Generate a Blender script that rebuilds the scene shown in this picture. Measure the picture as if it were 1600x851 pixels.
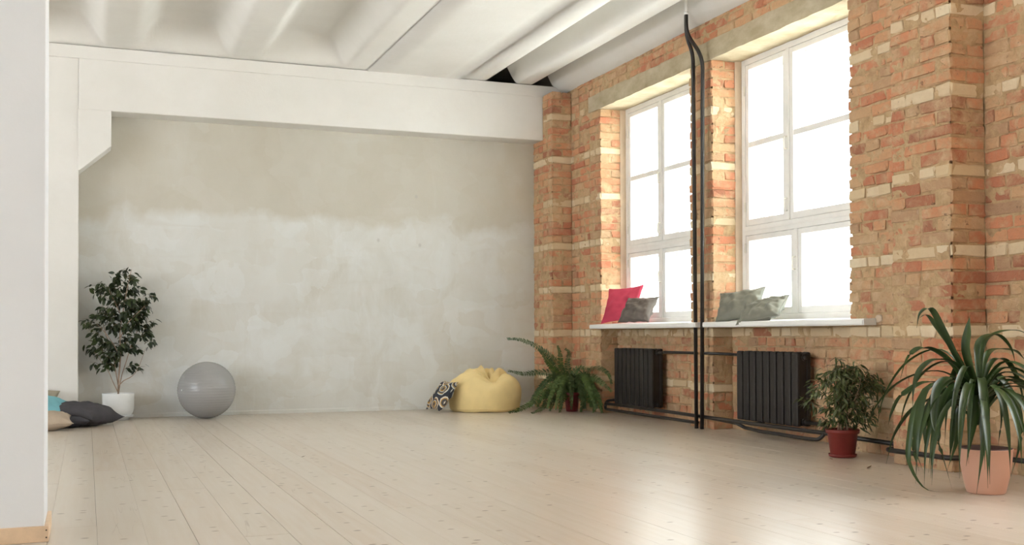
import bpy, bmesh, math, random
from mathutils import Vector, Matrix, noise

random.seed(7)
for o in list(bpy.data.objects):
    bpy.data.objects.remove(o)
scene = bpy.context.scene
col = scene.collection
PI = math.pi

# ------------------------------------------------------------------ camera
CAM_H = 0.815
yaw, pitch, roll = 0.3732, 0.0135, -0.0027
F = Vector((math.sin(yaw) * math.cos(pitch), math.cos(yaw) * math.cos(pitch), math.sin(pitch)))
R0 = Vector((math.cos(yaw), -math.sin(yaw), 0))
U0 = R0.cross(F)
Rv = math.cos(roll) * R0 + math.sin(roll) * U0
Uv = math.cos(roll) * U0 - math.sin(roll) * R0
cam_data = bpy.data.cameras.new('camera')
cam = bpy.data.objects.new('camera', cam_data)
col.objects.link(cam)
m = Matrix.Identity(4)
for i in range(3):
    m[i][0], m[i][1], m[i][2] = Rv[i], Uv[i], -F[i]
m[2][3] = CAM_H
cam.matrix_world = m
cam_data.sensor_fit = 'HORIZONTAL'
cam_data.sensor_width = 36
cam_data.lens = 1697.0 / 1600 * 36
cam_data.shift_y = (499.4 - 425.5) / 1600
cam_data.clip_start = 0.05
scene.camera = cam

# ------------------------------------------------------------------ world, light, exposure
SKY = 12.4
world = bpy.data.worlds.new('overcast_sky')
scene.world = world
world.use_nodes = True
bg = world.node_tree.nodes['Background']
bg.inputs['Color'].default_value = (0.91, 0.955, 1.0, 1)
bg.inputs['Strength'].default_value = SKY
scene.view_settings.view_transform = 'Standard'
scene.view_settings.look = 'None'
scene.view_settings.exposure = 0.0
scene.view_settings.gamma = 1.0
scene.view_settings.use_curve_mapping = False

# room constants (metres): x to the right, y away from the camera, z up
XW = 4.984      # brick face of the window wall
XO = 5.62       # outer face of that wall
XN = 5.178      # back of the radiator niches
XF = 5.27       # room side of the window frames
YB = 11.43      # plastered back wall
YF = 11.15      # front of the concrete beam
YQ = 10.907     # near side of the corner pilaster
XP = 4.746      # face of the corner pilaster
XQ, PY0, PY1 = 4.725, 4.989, 5.495   # near pier
ZL, ZLT = 3.17, 3.33                 # lintel
ZR = 3.595                           # underside of ceiling ribs
ROOM_X0, ROOM_Y0 = -6.5, -9.0
WIN = [(8.388, 10.19), (6.228, 8.02), (2.10, 3.90), (-4.19, -2.39), (-6.36, -4.56)]   # openings along y; all after the first two are unseen, added for light
ZS0, ZS1 = 0.875, 0.93               # sill underside / top at the back
LEFT = [(6.228, 8.02), (4.06, 5.86), (-0.06, 1.73)]   # unseen window openings added in the opposite wall to even out the light


# sun added along the facade: it lights the paving, whose bounce brightens the ceiling
sun_data = bpy.data.lights.new('sun', 'SUN')
sun_data.energy = 34.0
sun_data.angle = math.radians(0.5)
sun_data.color = (1.0, 0.97, 0.92)
sun = bpy.data.objects.new('sun', sun_data)
sun.rotation_euler = Vector((0.0, 0.72, -0.69)).to_track_quat('-Z', 'Y').to_euler()
sun.location = (8, -20, 20)
col.objects.link(sun)


def portal(name, loc, rot, sx, sy):
    L = bpy.data.lights.new(name, 'AREA')
    L.shape = 'RECTANGLE'
    L.size, L.size_y = sx, sy
    L.cycles.is_portal = True
    o = bpy.data.objects.new(name, L)
    o.location = loc
    o.rotation_euler = rot
    col.objects.link(o)


for a, b in WIN:
    # daylight portal: only steers the sampling of the sky seen through the opening
    portal('daylight_portal', (XO + 0.03, (a + b) / 2, (ZS1 + ZL) / 2), (0, PI / 2, 0), ZL - ZS1, b - a)
for a, b in LEFT:
    portal('daylight_portal', (ROOM_X0 - 0.33, (a + b) / 2, (ZS1 + ZL) / 2), (0, -PI / 2, 0), ZL - ZS1, b - a)


# ------------------------------------------------------------------ helpers
def tag(o, label=None, cat=None, group=None, kind=None):
    if label: o['label'] = label
    if cat: o['category'] = cat
    if group: o['group'] = group
    if kind: o['kind'] = kind
    return o


def link(o, parent=None):
    col.objects.link(o)
    if parent is not None:
        o.parent = parent
    return o


def mesh_obj(name, verts, faces, mat, parent=None, smooth=False):
    me = bpy.data.meshes.new(name)
    me.from_pydata([tuple(v) for v in verts], [], faces)
    me.update()
    if mat: me.materials.append(mat)
    if smooth:
        me.polygons.foreach_set('use_smooth', [True] * len(me.polygons))
    return link(bpy.data.objects.new(name, me), parent)


def bm_obj(name, bm, mat, parent=None, smooth=False):
    me = bpy.data.meshes.new(name)
    bm.to_mesh(me)
    bm.free()
    if mat: me.materials.append(mat)
    if smooth:
        me.polygons.foreach_set('use_smooth', [True] * len(me.polygons))
    return link(bpy.data.objects.new(name, me), parent)


def empty(name, loc=(0, 0, 0), parent=None):
    o = bpy.data.objects.new(name, None)
    o.location = loc
    o.empty_display_size = 0.05
    return link(o, parent)


def add_box(bm, x0, x1, y0, y1, z0, z1, bevel=0.0):
    g = bmesh.ops.create_cube(bm, size=1)
    vs = g['verts']
    bmesh.ops.scale(bm, vec=(x1 - x0, y1 - y0, z1 - z0), verts=vs)
    bmesh.ops.translate(bm, vec=((x0 + x1) / 2, (y0 + y1) / 2, (z0 + z1) / 2), verts=vs)
    if bevel:
        es = list({e for v in vs for e in v.link_edges})
        bmesh.ops.bevel(bm, geom=es, offset=bevel, segments=2, affect='EDGES', profile=0.6)


def box(name, x0, x1, y0, y1, z0, z1, mat, parent=None, bevel=0.0):
    """box in world coordinates, made relative to the parent's location"""
    bm = bmesh.new()
    add_box(bm, x0, x1, y0, y1, z0, z1, bevel)
    if parent is not None:
        p = world_loc(parent)
        bmesh.ops.translate(bm, vec=-p, verts=bm.verts)
    return bm_obj(name, bm, mat, parent)


def world_loc(o):
    p = Vector((0, 0, 0))
    while o is not None:
        p += o.location
        o = o.parent
    return p


def prism(name, poly, axis, a, b, mat, parent=None, bevel=0.0):
    """polygon extruded along an axis; poly in the two other axes (in xyz order)"""
    bm = bmesh.new()
    def P(p, t):
        if axis == 'x': return (t, p[0], p[1])
        if axis == 'y': return (p[0], t, p[1])
        return (p[0], p[1], t)
    n = len(poly)
    v0 = [bm.verts.new(P(p, a)) for p in poly]
    v1 = [bm.verts.new(P(p, b)) for p in poly]
    bm.faces.new(v0)
    bm.faces.new(v1[::-1])
    for i in range(n):
        j = (i + 1) % n
        bm.faces.new((v0[j], v0[i], v1[i], v1[j]))
    bmesh.ops.recalc_face_normals(bm, faces=bm.faces)
    if bevel:
        bmesh.ops.bevel(bm, geom=list(bm.edges), offset=bevel, segments=2, affect='EDGES', profile=0.6)
    if parent is not None:
        bmesh.ops.translate(bm, vec=-world_loc(parent), verts=bm.verts)
    return bm_obj(name, bm, mat, parent)


def catmull(pts, n):
    pts = [Vector(p) for p in pts]
    P = [2 * pts[0] - pts[1]] + pts + [2 * pts[-1] - pts[-2]]
    out = []
    segs = len(pts) - 1
    for k in range(n + 1):
        t = k / n * segs
        i = min(int(t), segs - 1)
        u = t - i
        a, b, c, d = P[i], P[i + 1], P[i + 2], P[i + 3]
        out.append(0.5 * ((2 * b) + (c - a) * u + (2 * a - 5 * b + 4 * c - d) * u * u + (3 * b - a - 3 * c + d) * u ** 3))
    return out


def tube_geo(path, radii, seg=10):
    """verts, faces of a tube along a polyline; radii a number or list"""
    path = [Vector(p) for p in path]
    n = len(path)
    if not hasattr(radii, '__len__'):
        radii = [radii] * n
    V, Fc = [], []
    ref = None
    for i, p in enumerate(path):
        t = (path[min(i + 1, n - 1)] - path[max(i - 1, 0)]).normalized()
        if ref is None:
            ref = t.orthogonal().normalized()
        else:
            ref = (ref - t * ref.dot(t))
            ref = ref.normalized() if ref.length > 1e-6 else t.orthogonal().normalized()
        b = t.cross(ref)
        for k in range(seg):
            a = 2 * PI * k / seg
            V.append(p + (ref * math.cos(a) + b * math.sin(a)) * radii[i])
    for i in range(n - 1):
        for k in range(seg):
            k2 = (k + 1) % seg
            Fc.append((i * seg + k, i * seg + k2, (i + 1) * seg + k2, (i + 1) * seg + k))
    Fc.append(tuple(range(seg))[::-1])
    Fc.append(tuple((n - 1) * seg + k for k in range(seg)))
    return V, Fc


def fillet(pts, r, n=6):
    """round the corners of a polyline"""
    pts = [Vector(p) for p in pts]
    out = [pts[0]]
    for i in range(1, len(pts) - 1):
        a, b, c = pts[i - 1], pts[i], pts[i + 1]
        d1, d2 = (a - b), (c - b)
        rr = min(r, d1.length * 0.49, d2.length * 0.49)
        p1, p2 = b + d1.normalized() * rr, b + d2.normalized() * rr
        for k in range(n + 1):
            t = k / n
            out.append(p1 * (1 - t) ** 2 + b * 2 * t * (1 - t) + p2 * t * t)
    out.append(pts[-1])
    return out


def tube(name, path, r, mat, parent=None, seg=12):
    V, Fc = tube_geo(path, r, seg)
    if parent is not None:
        p = world_loc(parent)
        V = [v - p for v in V]
    return mesh_obj(name, V, Fc, mat, parent, smooth=True)


def lathe(name, profile, mat, parent=None, seg=40, loc=(0, 0, 0)):
    V, Fc = [], []
    n = len(profile)
    for r, z in profile:
        for k in range(seg):
            a = 2 * PI * k / seg
            V.append((r * math.cos(a), r * math.sin(a), z))
    for i in range(n - 1):
        for k in range(seg):
            k2 = (k + 1) % seg
            Fc.append((i * seg + k, i * seg + k2, (i + 1) * seg + k2, (i + 1) * seg + k))
    if profile[0][0] > 1e-4: Fc.append(tuple(range(seg))[::-1])
    if profile[-1][0] > 1e-4: Fc.append(tuple((n - 1) * seg + k for k in range(seg)))
    o = mesh_obj(name, V, Fc, mat, parent, smooth=True)
    o.location = loc
    return o


# ------------------------------------------------------------------ materials
class NT:
    def __init__(self, name):
        self.mat = bpy.data.materials.new(name)
        self.mat.use_nodes = True
        self.t = self.mat.node_tree
        self.p = self.t.nodes['Principled BSDF']
        self.out = self.t.nodes['Material Output']

    def n(self, kind, **kw):
        nd = self.t.nodes.new(kind)
        for k, v in kw.items():
            if k in nd.inputs:
                self.set(nd.inputs[k], v)
            else:
                setattr(nd, k, v)
        return nd

    def set(self, sock, v):
        if isinstance(v, bpy.types.NodeSocket):
            self.t.links.new(v, sock)
        elif isinstance(v, tuple) and sock.type == 'RGBA' and len(v) == 3:
            sock.default_value = (*v, 1)
        else:
            sock.default_value = v

    def pos(self, scale=(1, 1, 1), add=None):
        g = self.n('ShaderNodeNewGeometry')
        mp = self.n('ShaderNodeMapping')
        self.t.links.new(g.outputs['Position'], mp.inputs['Vector'])
        mp.inputs['Scale'].default_value = scale
        if add is not None:
            self.t.links.new(add, mp.inputs['Location'])
        return mp.outputs[0]

    def obj(self, scale=(1, 1, 1)):
        g = self.n('ShaderNodeTexCoord')
        mp = self.n('ShaderNodeMapping')
        self.t.links.new(g.outputs['Object'], mp.inputs['Vector'])
        mp.inputs['Scale'].default_value = scale
        return mp.outputs[0]

    def noise(self, vec, scale, detail=4, rough=0.55, dist=0.0):
        nd = self.n('ShaderNodeTexNoise')
        self.t.links.new(vec, nd.inputs['Vector'])
        nd.inputs['Scale'].default_value = scale
        nd.inputs['Detail'].default_value = detail
        nd.inputs['Roughness'].default_value = rough
        nd.inputs['Distortion'].default_value = dist
        return nd.outputs[0]

    def ramp(self, fac, stops, interp='LINEAR'):
        nd = self.n('ShaderNodeValToRGB')
        self.set(nd.inputs[0], fac)
        cr = nd.color_ramp
        cr.interpolation = interp
        while len(cr.elements) < len(stops):
            cr.elements.new(0.5)
        for e, (p, c) in zip(cr.elements, stops):
            e.position = p
            e.color = (*c, 1) if isinstance(c, tuple) else (c, c, c, 1)
        return nd.outputs[0]

    def mix(self, fac, a, b, mode='MIX'):
        nd = self.n('ShaderNodeMix', data_type='RGBA', blend_type=mode)
        self.set(nd.inputs[0], fac)
        self.set(nd.inputs[6], a)
        self.set(nd.inputs[7], b)
        return nd.outputs[2]

    def math(self, op, a, b=0.0, c=None):
        nd = self.n('ShaderNodeMath', operation=op)
        self.set(nd.inputs[0], a)
        self.set(nd.inputs[1], b)
        if c is not None: self.set(nd.inputs[2], c)
        return nd.outputs[0]

    def sep(self, vec):
        nd = self.n('ShaderNodeSeparateXYZ')
        self.t.links.new(vec, nd.inputs[0])
        return nd.outputs

    def rand(self):
        return self.n('ShaderNodeObjectInfo').outputs['Random']

    def bump(self, h, strength=0.3, dist=0.01):
        nd = self.n('ShaderNodeBump')
        nd.inputs['Strength'].default_value = strength
        nd.inputs['Distance'].default_value = dist
        self.set(nd.inputs['Height'], h)
        self.t.links.new(nd.outputs[0], self.p.inputs['Normal'])

    def done(self, color, rough=0.6, spec=0.5, **kw):
        self.set(self.p.inputs['Base Color'], color)
        self.set(self.p.inputs['Roughness'], rough)
        self.p.inputs['Specular IOR Level'].default_value = spec
        for k, v in kw.items():
            self.set(self.p.inputs[k.replace('_', ' ')], v)
        return self.mat


def simple(name, c, rough=0.6, spec=0.4, var=0.12, vscale=8, bump=0.0, bscale=60, **kw):
    """plain colour with slight tonal variation and optional fine relief"""
    t = NT(name)
    v = t.obj()
    nz = t.noise(v, vscale, 5)
    lo = tuple(x * (1 - var) for x in c)
    hi = tuple(min(1, x * (1 + var)) for x in c)
    colr = t.ramp(nz, [(0.3, lo), (0.7, hi)])
    if bump:
        t.bump(t.noise(v, bscale, 6, 0.6), bump, 0.004)
    return t.done(colr, rough, spec, **kw)


def mat_whitewash():
    t = NT('whitewash')
    p = t.pos()
    n1 = t.noise(p, 1.3, 5, 0.6)
    n2 = t.noise(p, 9, 5, 0.6)
    c = t.ramp(n1, [(0.3, (0.79, 0.77, 0.725)), (0.7, (0.85, 0.832, 0.795))])
    c = t.mix(t.ramp(n2, [(0.55, 0.0), (0.8, 0.35)]), c, (0.78, 0.75, 0.70))
    t.bump(t.noise(p, 26, 6, 0.65), 0.25, 0.006)
    return t.done(c, 0.85, 0.2)


def mat_whitewall():
    t = NT('white_wall_paint')
    p = t.pos()
    c = t.ramp(t.noise(p, 2.0, 4), [(0.3, (0.775, 0.79, 0.80)), (0.7, (0.81, 0.825, 0.835))])
    sp = t.n('ShaderNodeTexVoronoi', Scale=26.0)
    t.t.links.new(p, sp.inputs['Vector'])
    near = t.math('MULTIPLY', t.ramp(sp.outputs[0], [(0.0, 1.0), (0.12, 0.0)]), t.ramp(t.noise(p, 4.0, 2), [(0.62, 0.0), (0.7, 0.6)]))
    c = t.mix(near, c, (0.35, 0.33, 0.31))
    t.bump(t.noise(p, 40, 5), 0.12, 0.004)
    return t.done(c, 0.7, 0.3)


def mat_plaster():
    t = NT('bare_plaster')
    p = t.pos()
    x, y, z = t.sep(p)
    edge = t.noise(p, 1.6, 6, 0.6)
    step = t.noise(t.pos((2.2, 1, 0.25)), 1.0, 2, 0.4)
    lvl = t.math('ADD', z, t.math('MULTIPLY', edge, 0.55))
    lvl = t.math('ADD', lvl, t.math('MULTIPLY', step, 0.5))
    up = t.ramp(t.math('MULTIPLY', lvl, 0.25), [(0.625, 0.0), (0.66, 1.0)])
    lower = t.ramp(t.noise(t.pos((1.3, 1, 0.9)), 1.7, 7, 0.60, 0.5),
                   [(0.30, (0.60, 0.575, 0.51)), (0.45, (0.665, 0.65, 0.60)), (0.58, (0.715, 0.715, 0.685)), (0.75, (0.755, 0.765, 0.745))])
    upper = t.ramp(t.noise(t.pos((1.0, 1, 0.8)), 1.3, 6, 0.6, 0.4),
                   [(0.3, (0.56, 0.52, 0.435)), (0.55, (0.605, 0.57, 0.49)), (0.75, (0.64, 0.615, 0.55))])
    c = t.mix(up, lower, upper)
    # patches from successive coats of filler, with soft straight edges
    wv = t.n('ShaderNodeVectorMath', operation='ADD')
    nv = t.n('ShaderNodeTexNoise')
    nv.inputs['Scale'].default_value = 2.5
    nv.inputs['Detail'].default_value = 5
    t.t.links.new(p, nv.inputs['Vector'])
    sv = t.n('ShaderNodeVectorMath', operation='SCALE')
    sv.inputs['Scale'].default_value = 0.35
    t.t.links.new(nv.outputs['Color'], sv.inputs[0])
    t.t.links.new(t.pos((1.0, 0.0, 1.4)), wv.inputs[0])
    t.t.links.new(sv.outputs[0], wv.inputs[1])
    for sc, amt in ((1.3, 0.5), (3.1, 0.35)):
        vp = t.n('ShaderNodeTexVoronoi', Scale=sc, distance='CHEBYCHEV')
        t.t.links.new(wv.outputs[0], vp.inputs['Vector'])
        f_ = t.math('MULTIPLY', t.ramp(t.sep(vp.outputs['Color'])[1], [(0.45, 0.0), (0.95, 1.0)]), t.math('MULTIPLY', t.math('SUBTRACT', 1.0, t.math('MULTIPLY', up, 0.8)), amt))
        c = t.mix(f_, c, (0.77, 0.785, 0.775))
        g_ = t.math('MULTIPLY', t.ramp(t.sep(vp.outputs['Color'])[2], [(0.55, 0.0), (0.95, 1.0)]), amt * 0.7)
        c = t.mix(g_, c, (0.62, 0.585, 0.51))
    # trowelled filler strips and smears
    st = t.ramp(t.noise(t.pos((9, 1, 1.3)), 0.9, 4, 0.6, 0.8), [(0.62, 0.0), (0.72, 0.28)])
    st = t.math('MULTIPLY', st, t.math('SUBTRACT', 1.0, t.math('MULTIPLY', up, 0.75)))
    c = t.mix(st, c, (0.79, 0.80, 0.79))
    hz = t.ramp(t.noise(t.pos((1.2, 1, 10)), 0.8, 4, 0.6, 0.6), [(0.60, 0.0), (0.72, 0.22)])
    c = t.mix(hz, c, (0.60, 0.565, 0.50))
    # ochre, unfilled plaster near the brick corner
    oc = t.math('ADD', t.math('MULTIPLY', x, 1.1), t.math('MULTIPLY', t.noise(p, 2.2, 5), 1.6))
    c = t.mix(t.ramp(t.math('MULTIPLY', oc, 0.15), [(0.82, 0.0), (0.95, 0.5)]), c, (0.60, 0.52, 0.38))
    # little pits
    vo = t.n('ShaderNodeTexVoronoi', Scale=2.6)
    t.t.links.new(t.pos((1, 1, 0.8)), vo.inputs['Vector'])
    pit = t.math('MULTIPLY', t.ramp(vo.outputs[0], [(0.02, 0.6), (0.06, 0.0)]), t.ramp(t.sep(vo.outputs['Color'])[0], [(0.55, 0.0), (0.56, 1.0)]))
    c = t.mix(pit, c, (0.50, 0.48, 0.45))
    h = t.math('ADD', t.noise(p, 5, 6, 0.6), t.math('MULTIPLY', t.noise(p, 45, 5), 0.25))
    t.bump(h, 0.22, 0.012)
    return t.done(c, 0.72, 0.3)


def brick_nodes(t, base):
    p = t.pos()
    g = t.noise(p, 38, 6, 0.65)
    c = t.mix(t.ramp(g, [(0.35, 0.0), (0.75, 0.55)]), base, t.mix(0.6, base, (0.42, 0.28, 0.18)))
    sm = t.noise(p, 7.5, 8, 0.68, 0.5)
    big = t.noise(p, 1.1, 3, 0.5)
    smear = t.ramp(t.math('ADD', sm, t.math('MULTIPLY', t.math('SUBTRACT', big, 0.5), 0.55)), [(0.43, 0.0), (0.62, 0.8)])
    mc = t.ramp(t.noise(p, 15, 5, 0.6), [(0.3, (0.50, 0.335, 0.185)), (0.7, (0.70, 0.51, 0.32))])
    c = t.mix(smear, c, mc)
    # a few sooty, greenish or white stains
    st = t.ramp(t.noise(p, 2.7, 6, 0.7, 0.4), [(0.66, 0.0), (0.74, 0.6)])
    c = t.mix(st, c, (0.38, 0.295, 0.20))
    wh = t.ramp(t.noise(t.pos((1, 1, 1.5)), 3.6, 7, 0.7, 0.3), [(0.66, 0.0), (0.78, 0.55)])
    c = t.mix(wh, c, (0.80, 0.70, 0.56))
    ch = t.ramp(t.noise(p, 20, 4, 0.7), [(0.31, 0.85), (0.37, 0.0)])
    c = t.mix(ch, c, (0.24, 0.15, 0.09))
    h = t.math('ADD', t.noise(p, 24, 7, 0.7), t.math('MULTIPLY', t.noise(p, 110, 4, 0.6), 0.4))
    t.bump(h, 0.85, 0.012)
    return c


def mat_brick():
    t = NT('old_red_brick')
    base = t.ramp(t.rand(), [(0.0, (0.40, 0.165, 0.095)), (0.2, (0.60, 0.225, 0.125)), (0.42, (0.68, 0.30, 0.16)),
                             (0.65, (0.68, 0.37, 0.20)), (0.85, (0.64, 0.41, 0.23)), (1.0, (0.48, 0.30, 0.18))])
    return t.done(brick_nodes(t, base), 0.92, 0.15)


def mat_brick_light():
    t = NT('pale_sand_brick')
    base = t.ramp(t.rand(), [(0.0, (0.66, 0.51, 0.31)), (0.5, (0.74, 0.60, 0.40)), (1.0, (0.78, 0.66, 0.47))])
    p = t.pos()
    c = t.mix(t.ramp(t.noise(p, 9, 7, 0.65), [(0.42, 0.0), (0.72, 0.6)]), base, (0.66, 0.48, 0.30))
    c = t.mix(t.ramp(t.noise(p, 20, 4, 0.7), [(0.27, 0.7), (0.33, 0.0)]), c, (0.22, 0.15, 0.09))
    t.bump(t.math('ADD', t.noise(p, 20, 7, 0.65), t.math('MULTIPLY', t.noise(p, 90, 4), 0.4)), 0.6, 0.010)
    return t.done(c, 0.92, 0.15)


def mat_mortar():
    t = NT('old_lime_mortar')
    p = t.pos()
    c = t.ramp(t.noise(p, 11, 7, 0.65), [(0.28, (0.40, 0.265, 0.145)), (0.5, (0.56, 0.39, 0.22)), (0.75, (0.68, 0.50, 0.31))])
    c = t.mix(t.ramp(t.noise(p, 2.4, 5, 0.6), [(0.55, 0.0), (0.75, 0.5)]), c, (0.68, 0.40, 0.24))
    t.bump(t.math('ADD', t.noise(p, 22, 7, 0.7), t.math('MULTIPLY', t.noise(p, 100, 4), 0.4)), 0.9, 0.012)
    return t.done(c, 0.95, 0.1)


def mat_lintel():
    t = NT('lintel_concrete')
    p = t.pos()
    c = t.ramp(t.noise(t.pos((1, 1, 2)), 4, 7, 0.62), [(0.28, (0.40, 0.32, 0.20)), (0.5, (0.50, 0.42, 0.285)), (0.75, (0.62, 0.54, 0.40))])
    t.bump(t.noise(p, 30, 6, 0.65), 0.5, 0.008)
    return t.done(c, 0.9, 0.15)


def mat_floor():
    t = NT('whitewashed_pine')
    rnd = t.rand()
    offs = t.n('ShaderNodeCombineXYZ')
    t.set(offs.inputs[1], t.math('MULTIPLY', rnd, 37.0))
    t.set(offs.inputs[2], t.math('MULTIPLY', rnd, 11.0))
    v = t.pos((1, 1, 1), offs.outputs[0])
    mp = t.n('ShaderNodeMapping')
    t.t.links.new(v, mp.inputs['Vector'])
    mp.inputs['Scale'].default_value = (16, 0.9, 1)
    grain = t.noise(mp.outputs[0], 2.0, 5, 0.55, 0.5)
    tone = t.ramp(rnd, [(0.0, (0.565, 0.475, 0.375)), (0.35, (0.61, 0.53, 0.43)), (0.7, (0.645, 0.57, 0.475)), (1.0, (0.595, 0.495, 0.39))])
    c = t.mix(t.ramp(grain, [(0.36, 0.0), (0.66, 0.6)]), tone, (0.675, 0.61, 0.53))
    c = t.mix(t.ramp(t.noise(v, 1.8, 5, 0.6), [(0.5, 0.0), (0.75, 0.3)]), c, (0.57, 0.46, 0.345))
    # small dark knots
    for sc, lo, rr, cc in ((5.5, 0.74, 0.105, (0.27, 0.175, 0.11)), (2.7, 0.55, 0.055, (0.18, 0.11, 0.07))):
        mk = t.n('ShaderNodeMapping')
        t.t.links.new(v, mk.inputs['Vector'])
        mk.inputs['Scale'].default_value = (1.0, 1.6, 0.0)
        vo = t.n('ShaderNodeTexVoronoi', Scale=sc)
        vo.voronoi_dimensions = '2D'
        t.t.links.new(mk.outputs[0], vo.inputs['Vector'])
        wob = t.math('ADD', vo.outputs[0], t.math('MULTIPLY', t.math('SUBTRACT', t.noise(v, 60, 2), 0.5), 0.016))
        kn = t.math('MULTIPLY', t.ramp(wob, [(rr * 0.5, 0.85), (rr, 0.0)]), t.ramp(t.sep(vo.outputs['Color'])[0], [(lo, 0.0), (lo + 0.01, 1.0)]))
        c = t.mix(kn, c, cc)
    # thin cracks along the grain
    mc = t.n('ShaderNodeMapping')
    t.t.links.new(v, mc.inputs['Vector'])
    mc.inputs['Scale'].default_value = (7, 0.55, 1)
    ck = t.math('ABSOLUTE', t.math('SUBTRACT', t.noise(mc.outputs[0], 1.0, 3, 0.5, 0.3), 0.5))
    ck = t.math('MULTIPLY', t.ramp(ck, [(0.001, 0.65), (0.0035, 0.0)]), t.ramp(t.noise(v, 1.3, 2), [(0.56, 0.0), (0.64, 1.0)]))
    c = t.mix(ck, c, (0.30, 0.20, 0.13))
    r = 0.29
    return t.done(c, r, 0.85)


def mat_fabric(name, c, var=0.15, scale=420, rough=0.9, **kw):
    t = NT(name)
    v = t.obj()
    colr = t.ramp(t.noise(v, 7, 4), [(0.3, tuple(x * (1 - var) for x in c)), (0.7, tuple(min(1, x * (1 + var)) for x in c))])
    h = t.math('ADD', t.math('MULTIPLY', t.noise(v, scale, 2), 0.3), t.noise(v, 16, 4))
    t.bump(h, 0.25, 0.006)
    return t.done(colr, rough, 0.2, **kw)


def mat_pattern():
    """flat print of rounded rings on a dark ground"""
    t = NT('ring_print_fabric')
    mp = t.obj((6.5, 6.5, 0.0))
    vo = t.n('ShaderNodeTexVoronoi', Scale=1.0)
    vo.voronoi_dimensions = '2D'
    vo.inputs['Randomness'].default_value = 0.55
    t.t.links.new(mp, vo.inputs['Vector'])
    c = t.ramp(vo.outputs[0], [(0.0, (0.12, 0.10, 0.09)), (0.12, (0.45, 0.25, 0.07)), (0.22, (0.72, 0.66, 0.54)), (0.27, (0.10, 0.09, 0.09)),
                               (0.36, (0.52, 0.32, 0.12)), (0.42, (0.78, 0.73, 0.62)), (0.49, (0.06, 0.06, 0.07))], 'CONSTANT')
    gr = t.ramp(t.sep(vo.outputs['Color'])[0], [(0.0, (1, 1, 1)), (0.6, (0.75, 0.85, 0.95))], 'CONSTANT')
    c = t.mix(0.8, c, gr, 'MULTIPLY')
    return t.done(c, 0.85, 0.2)


def mat_leaf(name, a, b, rough=0.35, trans=0.0):
    t = NT(name)
    v = t.obj()
    r = t.math('ADD', t.math('MULTIPLY', t.noise(t.pos(), 9, 3), 0.6), t.math('MULTIPLY', t.rand(), 0.4))
    c = t.ramp(r, [(0.3, a), (0.7, b)])
    return t.done(c, rough, 0.5)


def mat_glass():
    t = NT('window_glass')
    tr = t.n('ShaderNodeBsdfTransparent')
    tr.inputs[0].default_value = (0.97, 0.985, 0.98, 1)
    gl = t.n('ShaderNodeBsdfGlossy')
    gl.inputs['Roughness'].default_value = 0.02
    mx = t.n('ShaderNodeMixShader')
    mx.inputs[0].default_value = 0.05
    t.t.links.new(tr.outputs[0], mx.inputs[1])
    t.t.links.new(gl.outputs[0], mx.inputs[2])
    t.t.links.new(mx.outputs[0], t.out.inputs['Surface'])
    return t.mat


M = {}
M['whitewash'] = mat_whitewash()
M['whitewall'] = mat_whitewall()
M['plaster'] = mat_plaster()
M['brick'] = mat_brick()
M['lbrick'] = mat_brick_light()
M['mortar'] = mat_mortar()
M['lintel'] = mat_lintel()
M['floor'] = mat_floor()
M['subfloor'] = simple('dark_gap', (0.10, 0.07, 0.045), 0.9)
M['jamb'] = simple('jamb_plaster', (0.66, 0.52, 0.38), 0.85, 0.2, 0.1, 6, 0.3, 40)
M['paint'] = simple('white_window_paint', (0.88, 0.865, 0.83), 0.45, 0.4, 0.04, 5)
M['sill'] = simple('white_sill_paint', (0.90, 0.89, 0.86), 0.4, 0.45, 0.03, 5)
M['glass'] = mat_glass()
M['handle'] = simple('cream_metal', (0.75, 0.72, 0.64), 0.35, 0.5)
M['iron'] = simple('black_iron_paint', (0.022, 0.018, 0.016), 0.5, 0.4, 0.25, 12, 0.15, 50)
M['pipe'] = simple('dark_pipe_paint', (0.026, 0.021, 0.018), 0.42, 0.45, 0.25, 12)
M['pine'] = simple('pine_skirting', (0.76, 0.56, 0.37), 0.5, 0.4, 0.14, 9)
M['nail'] = simple('dark_screw', (0.05, 0.035, 0.03), 0.5)
M['ball'] = simple('grey_rubber', (0.34, 0.335, 0.33), 0.27, 0.5, 0.04, 3)
M['white_pot'] = simple('white_pot_plastic', (0.80, 0.81, 0.80), 0.4, 0.45, 0.03)
M['red_pot'] = simple('red_pot_plastic', (0.20, 0.026, 0.020), 0.45, 0.4, 0.08)
M['dred_pot'] = simple('dark_red_pot', (0.16, 0.014, 0.018), 0.4, 0.45, 0.08)
M['pink_pot'] = simple('salmon_pot', (0.72, 0.40, 0.28), 0.38, 0.45, 0.06, 2.5)
M['pot_in'] = simple('pot_inside', (0.10, 0.05, 0.04), 0.6)
M['soil'] = simple('potting_soil', (0.045, 0.03, 0.022), 0.95, 0.1, 0.4, 40, 0.8, 60)
M['bark'] = simple('ficus_bark', (0.36, 0.25, 0.18), 0.85, 0.2, 0.3, 25, 0.4, 60)
M['twig'] = simple('green_twig', (0.20, 0.16, 0.08), 0.8, 0.2, 0.3, 25)
M['ficus'] = mat_leaf('ficus_leaf', (0.016, 0.028, 0.008), (0.050, 0.074, 0.020), 0.4)
M['weep'] = mat_leaf('weeping_fig_leaf', (0.030, 0.050, 0.012), (0.115, 0.145, 0.042), 0.45)
M['fern'] = mat_leaf('fern_frond', (0.030, 0.058, 0.010), (0.075, 0.125, 0.020), 0.6)
M['drac'] = mat_leaf('strap_leaf', (0.012, 0.032, 0.005), (0.034, 0.068, 0.012), 0.4)
M['bean'] = mat_fabric('yellow_cotton', (0.90, 0.70, 0.34), 0.05, 300)
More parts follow.
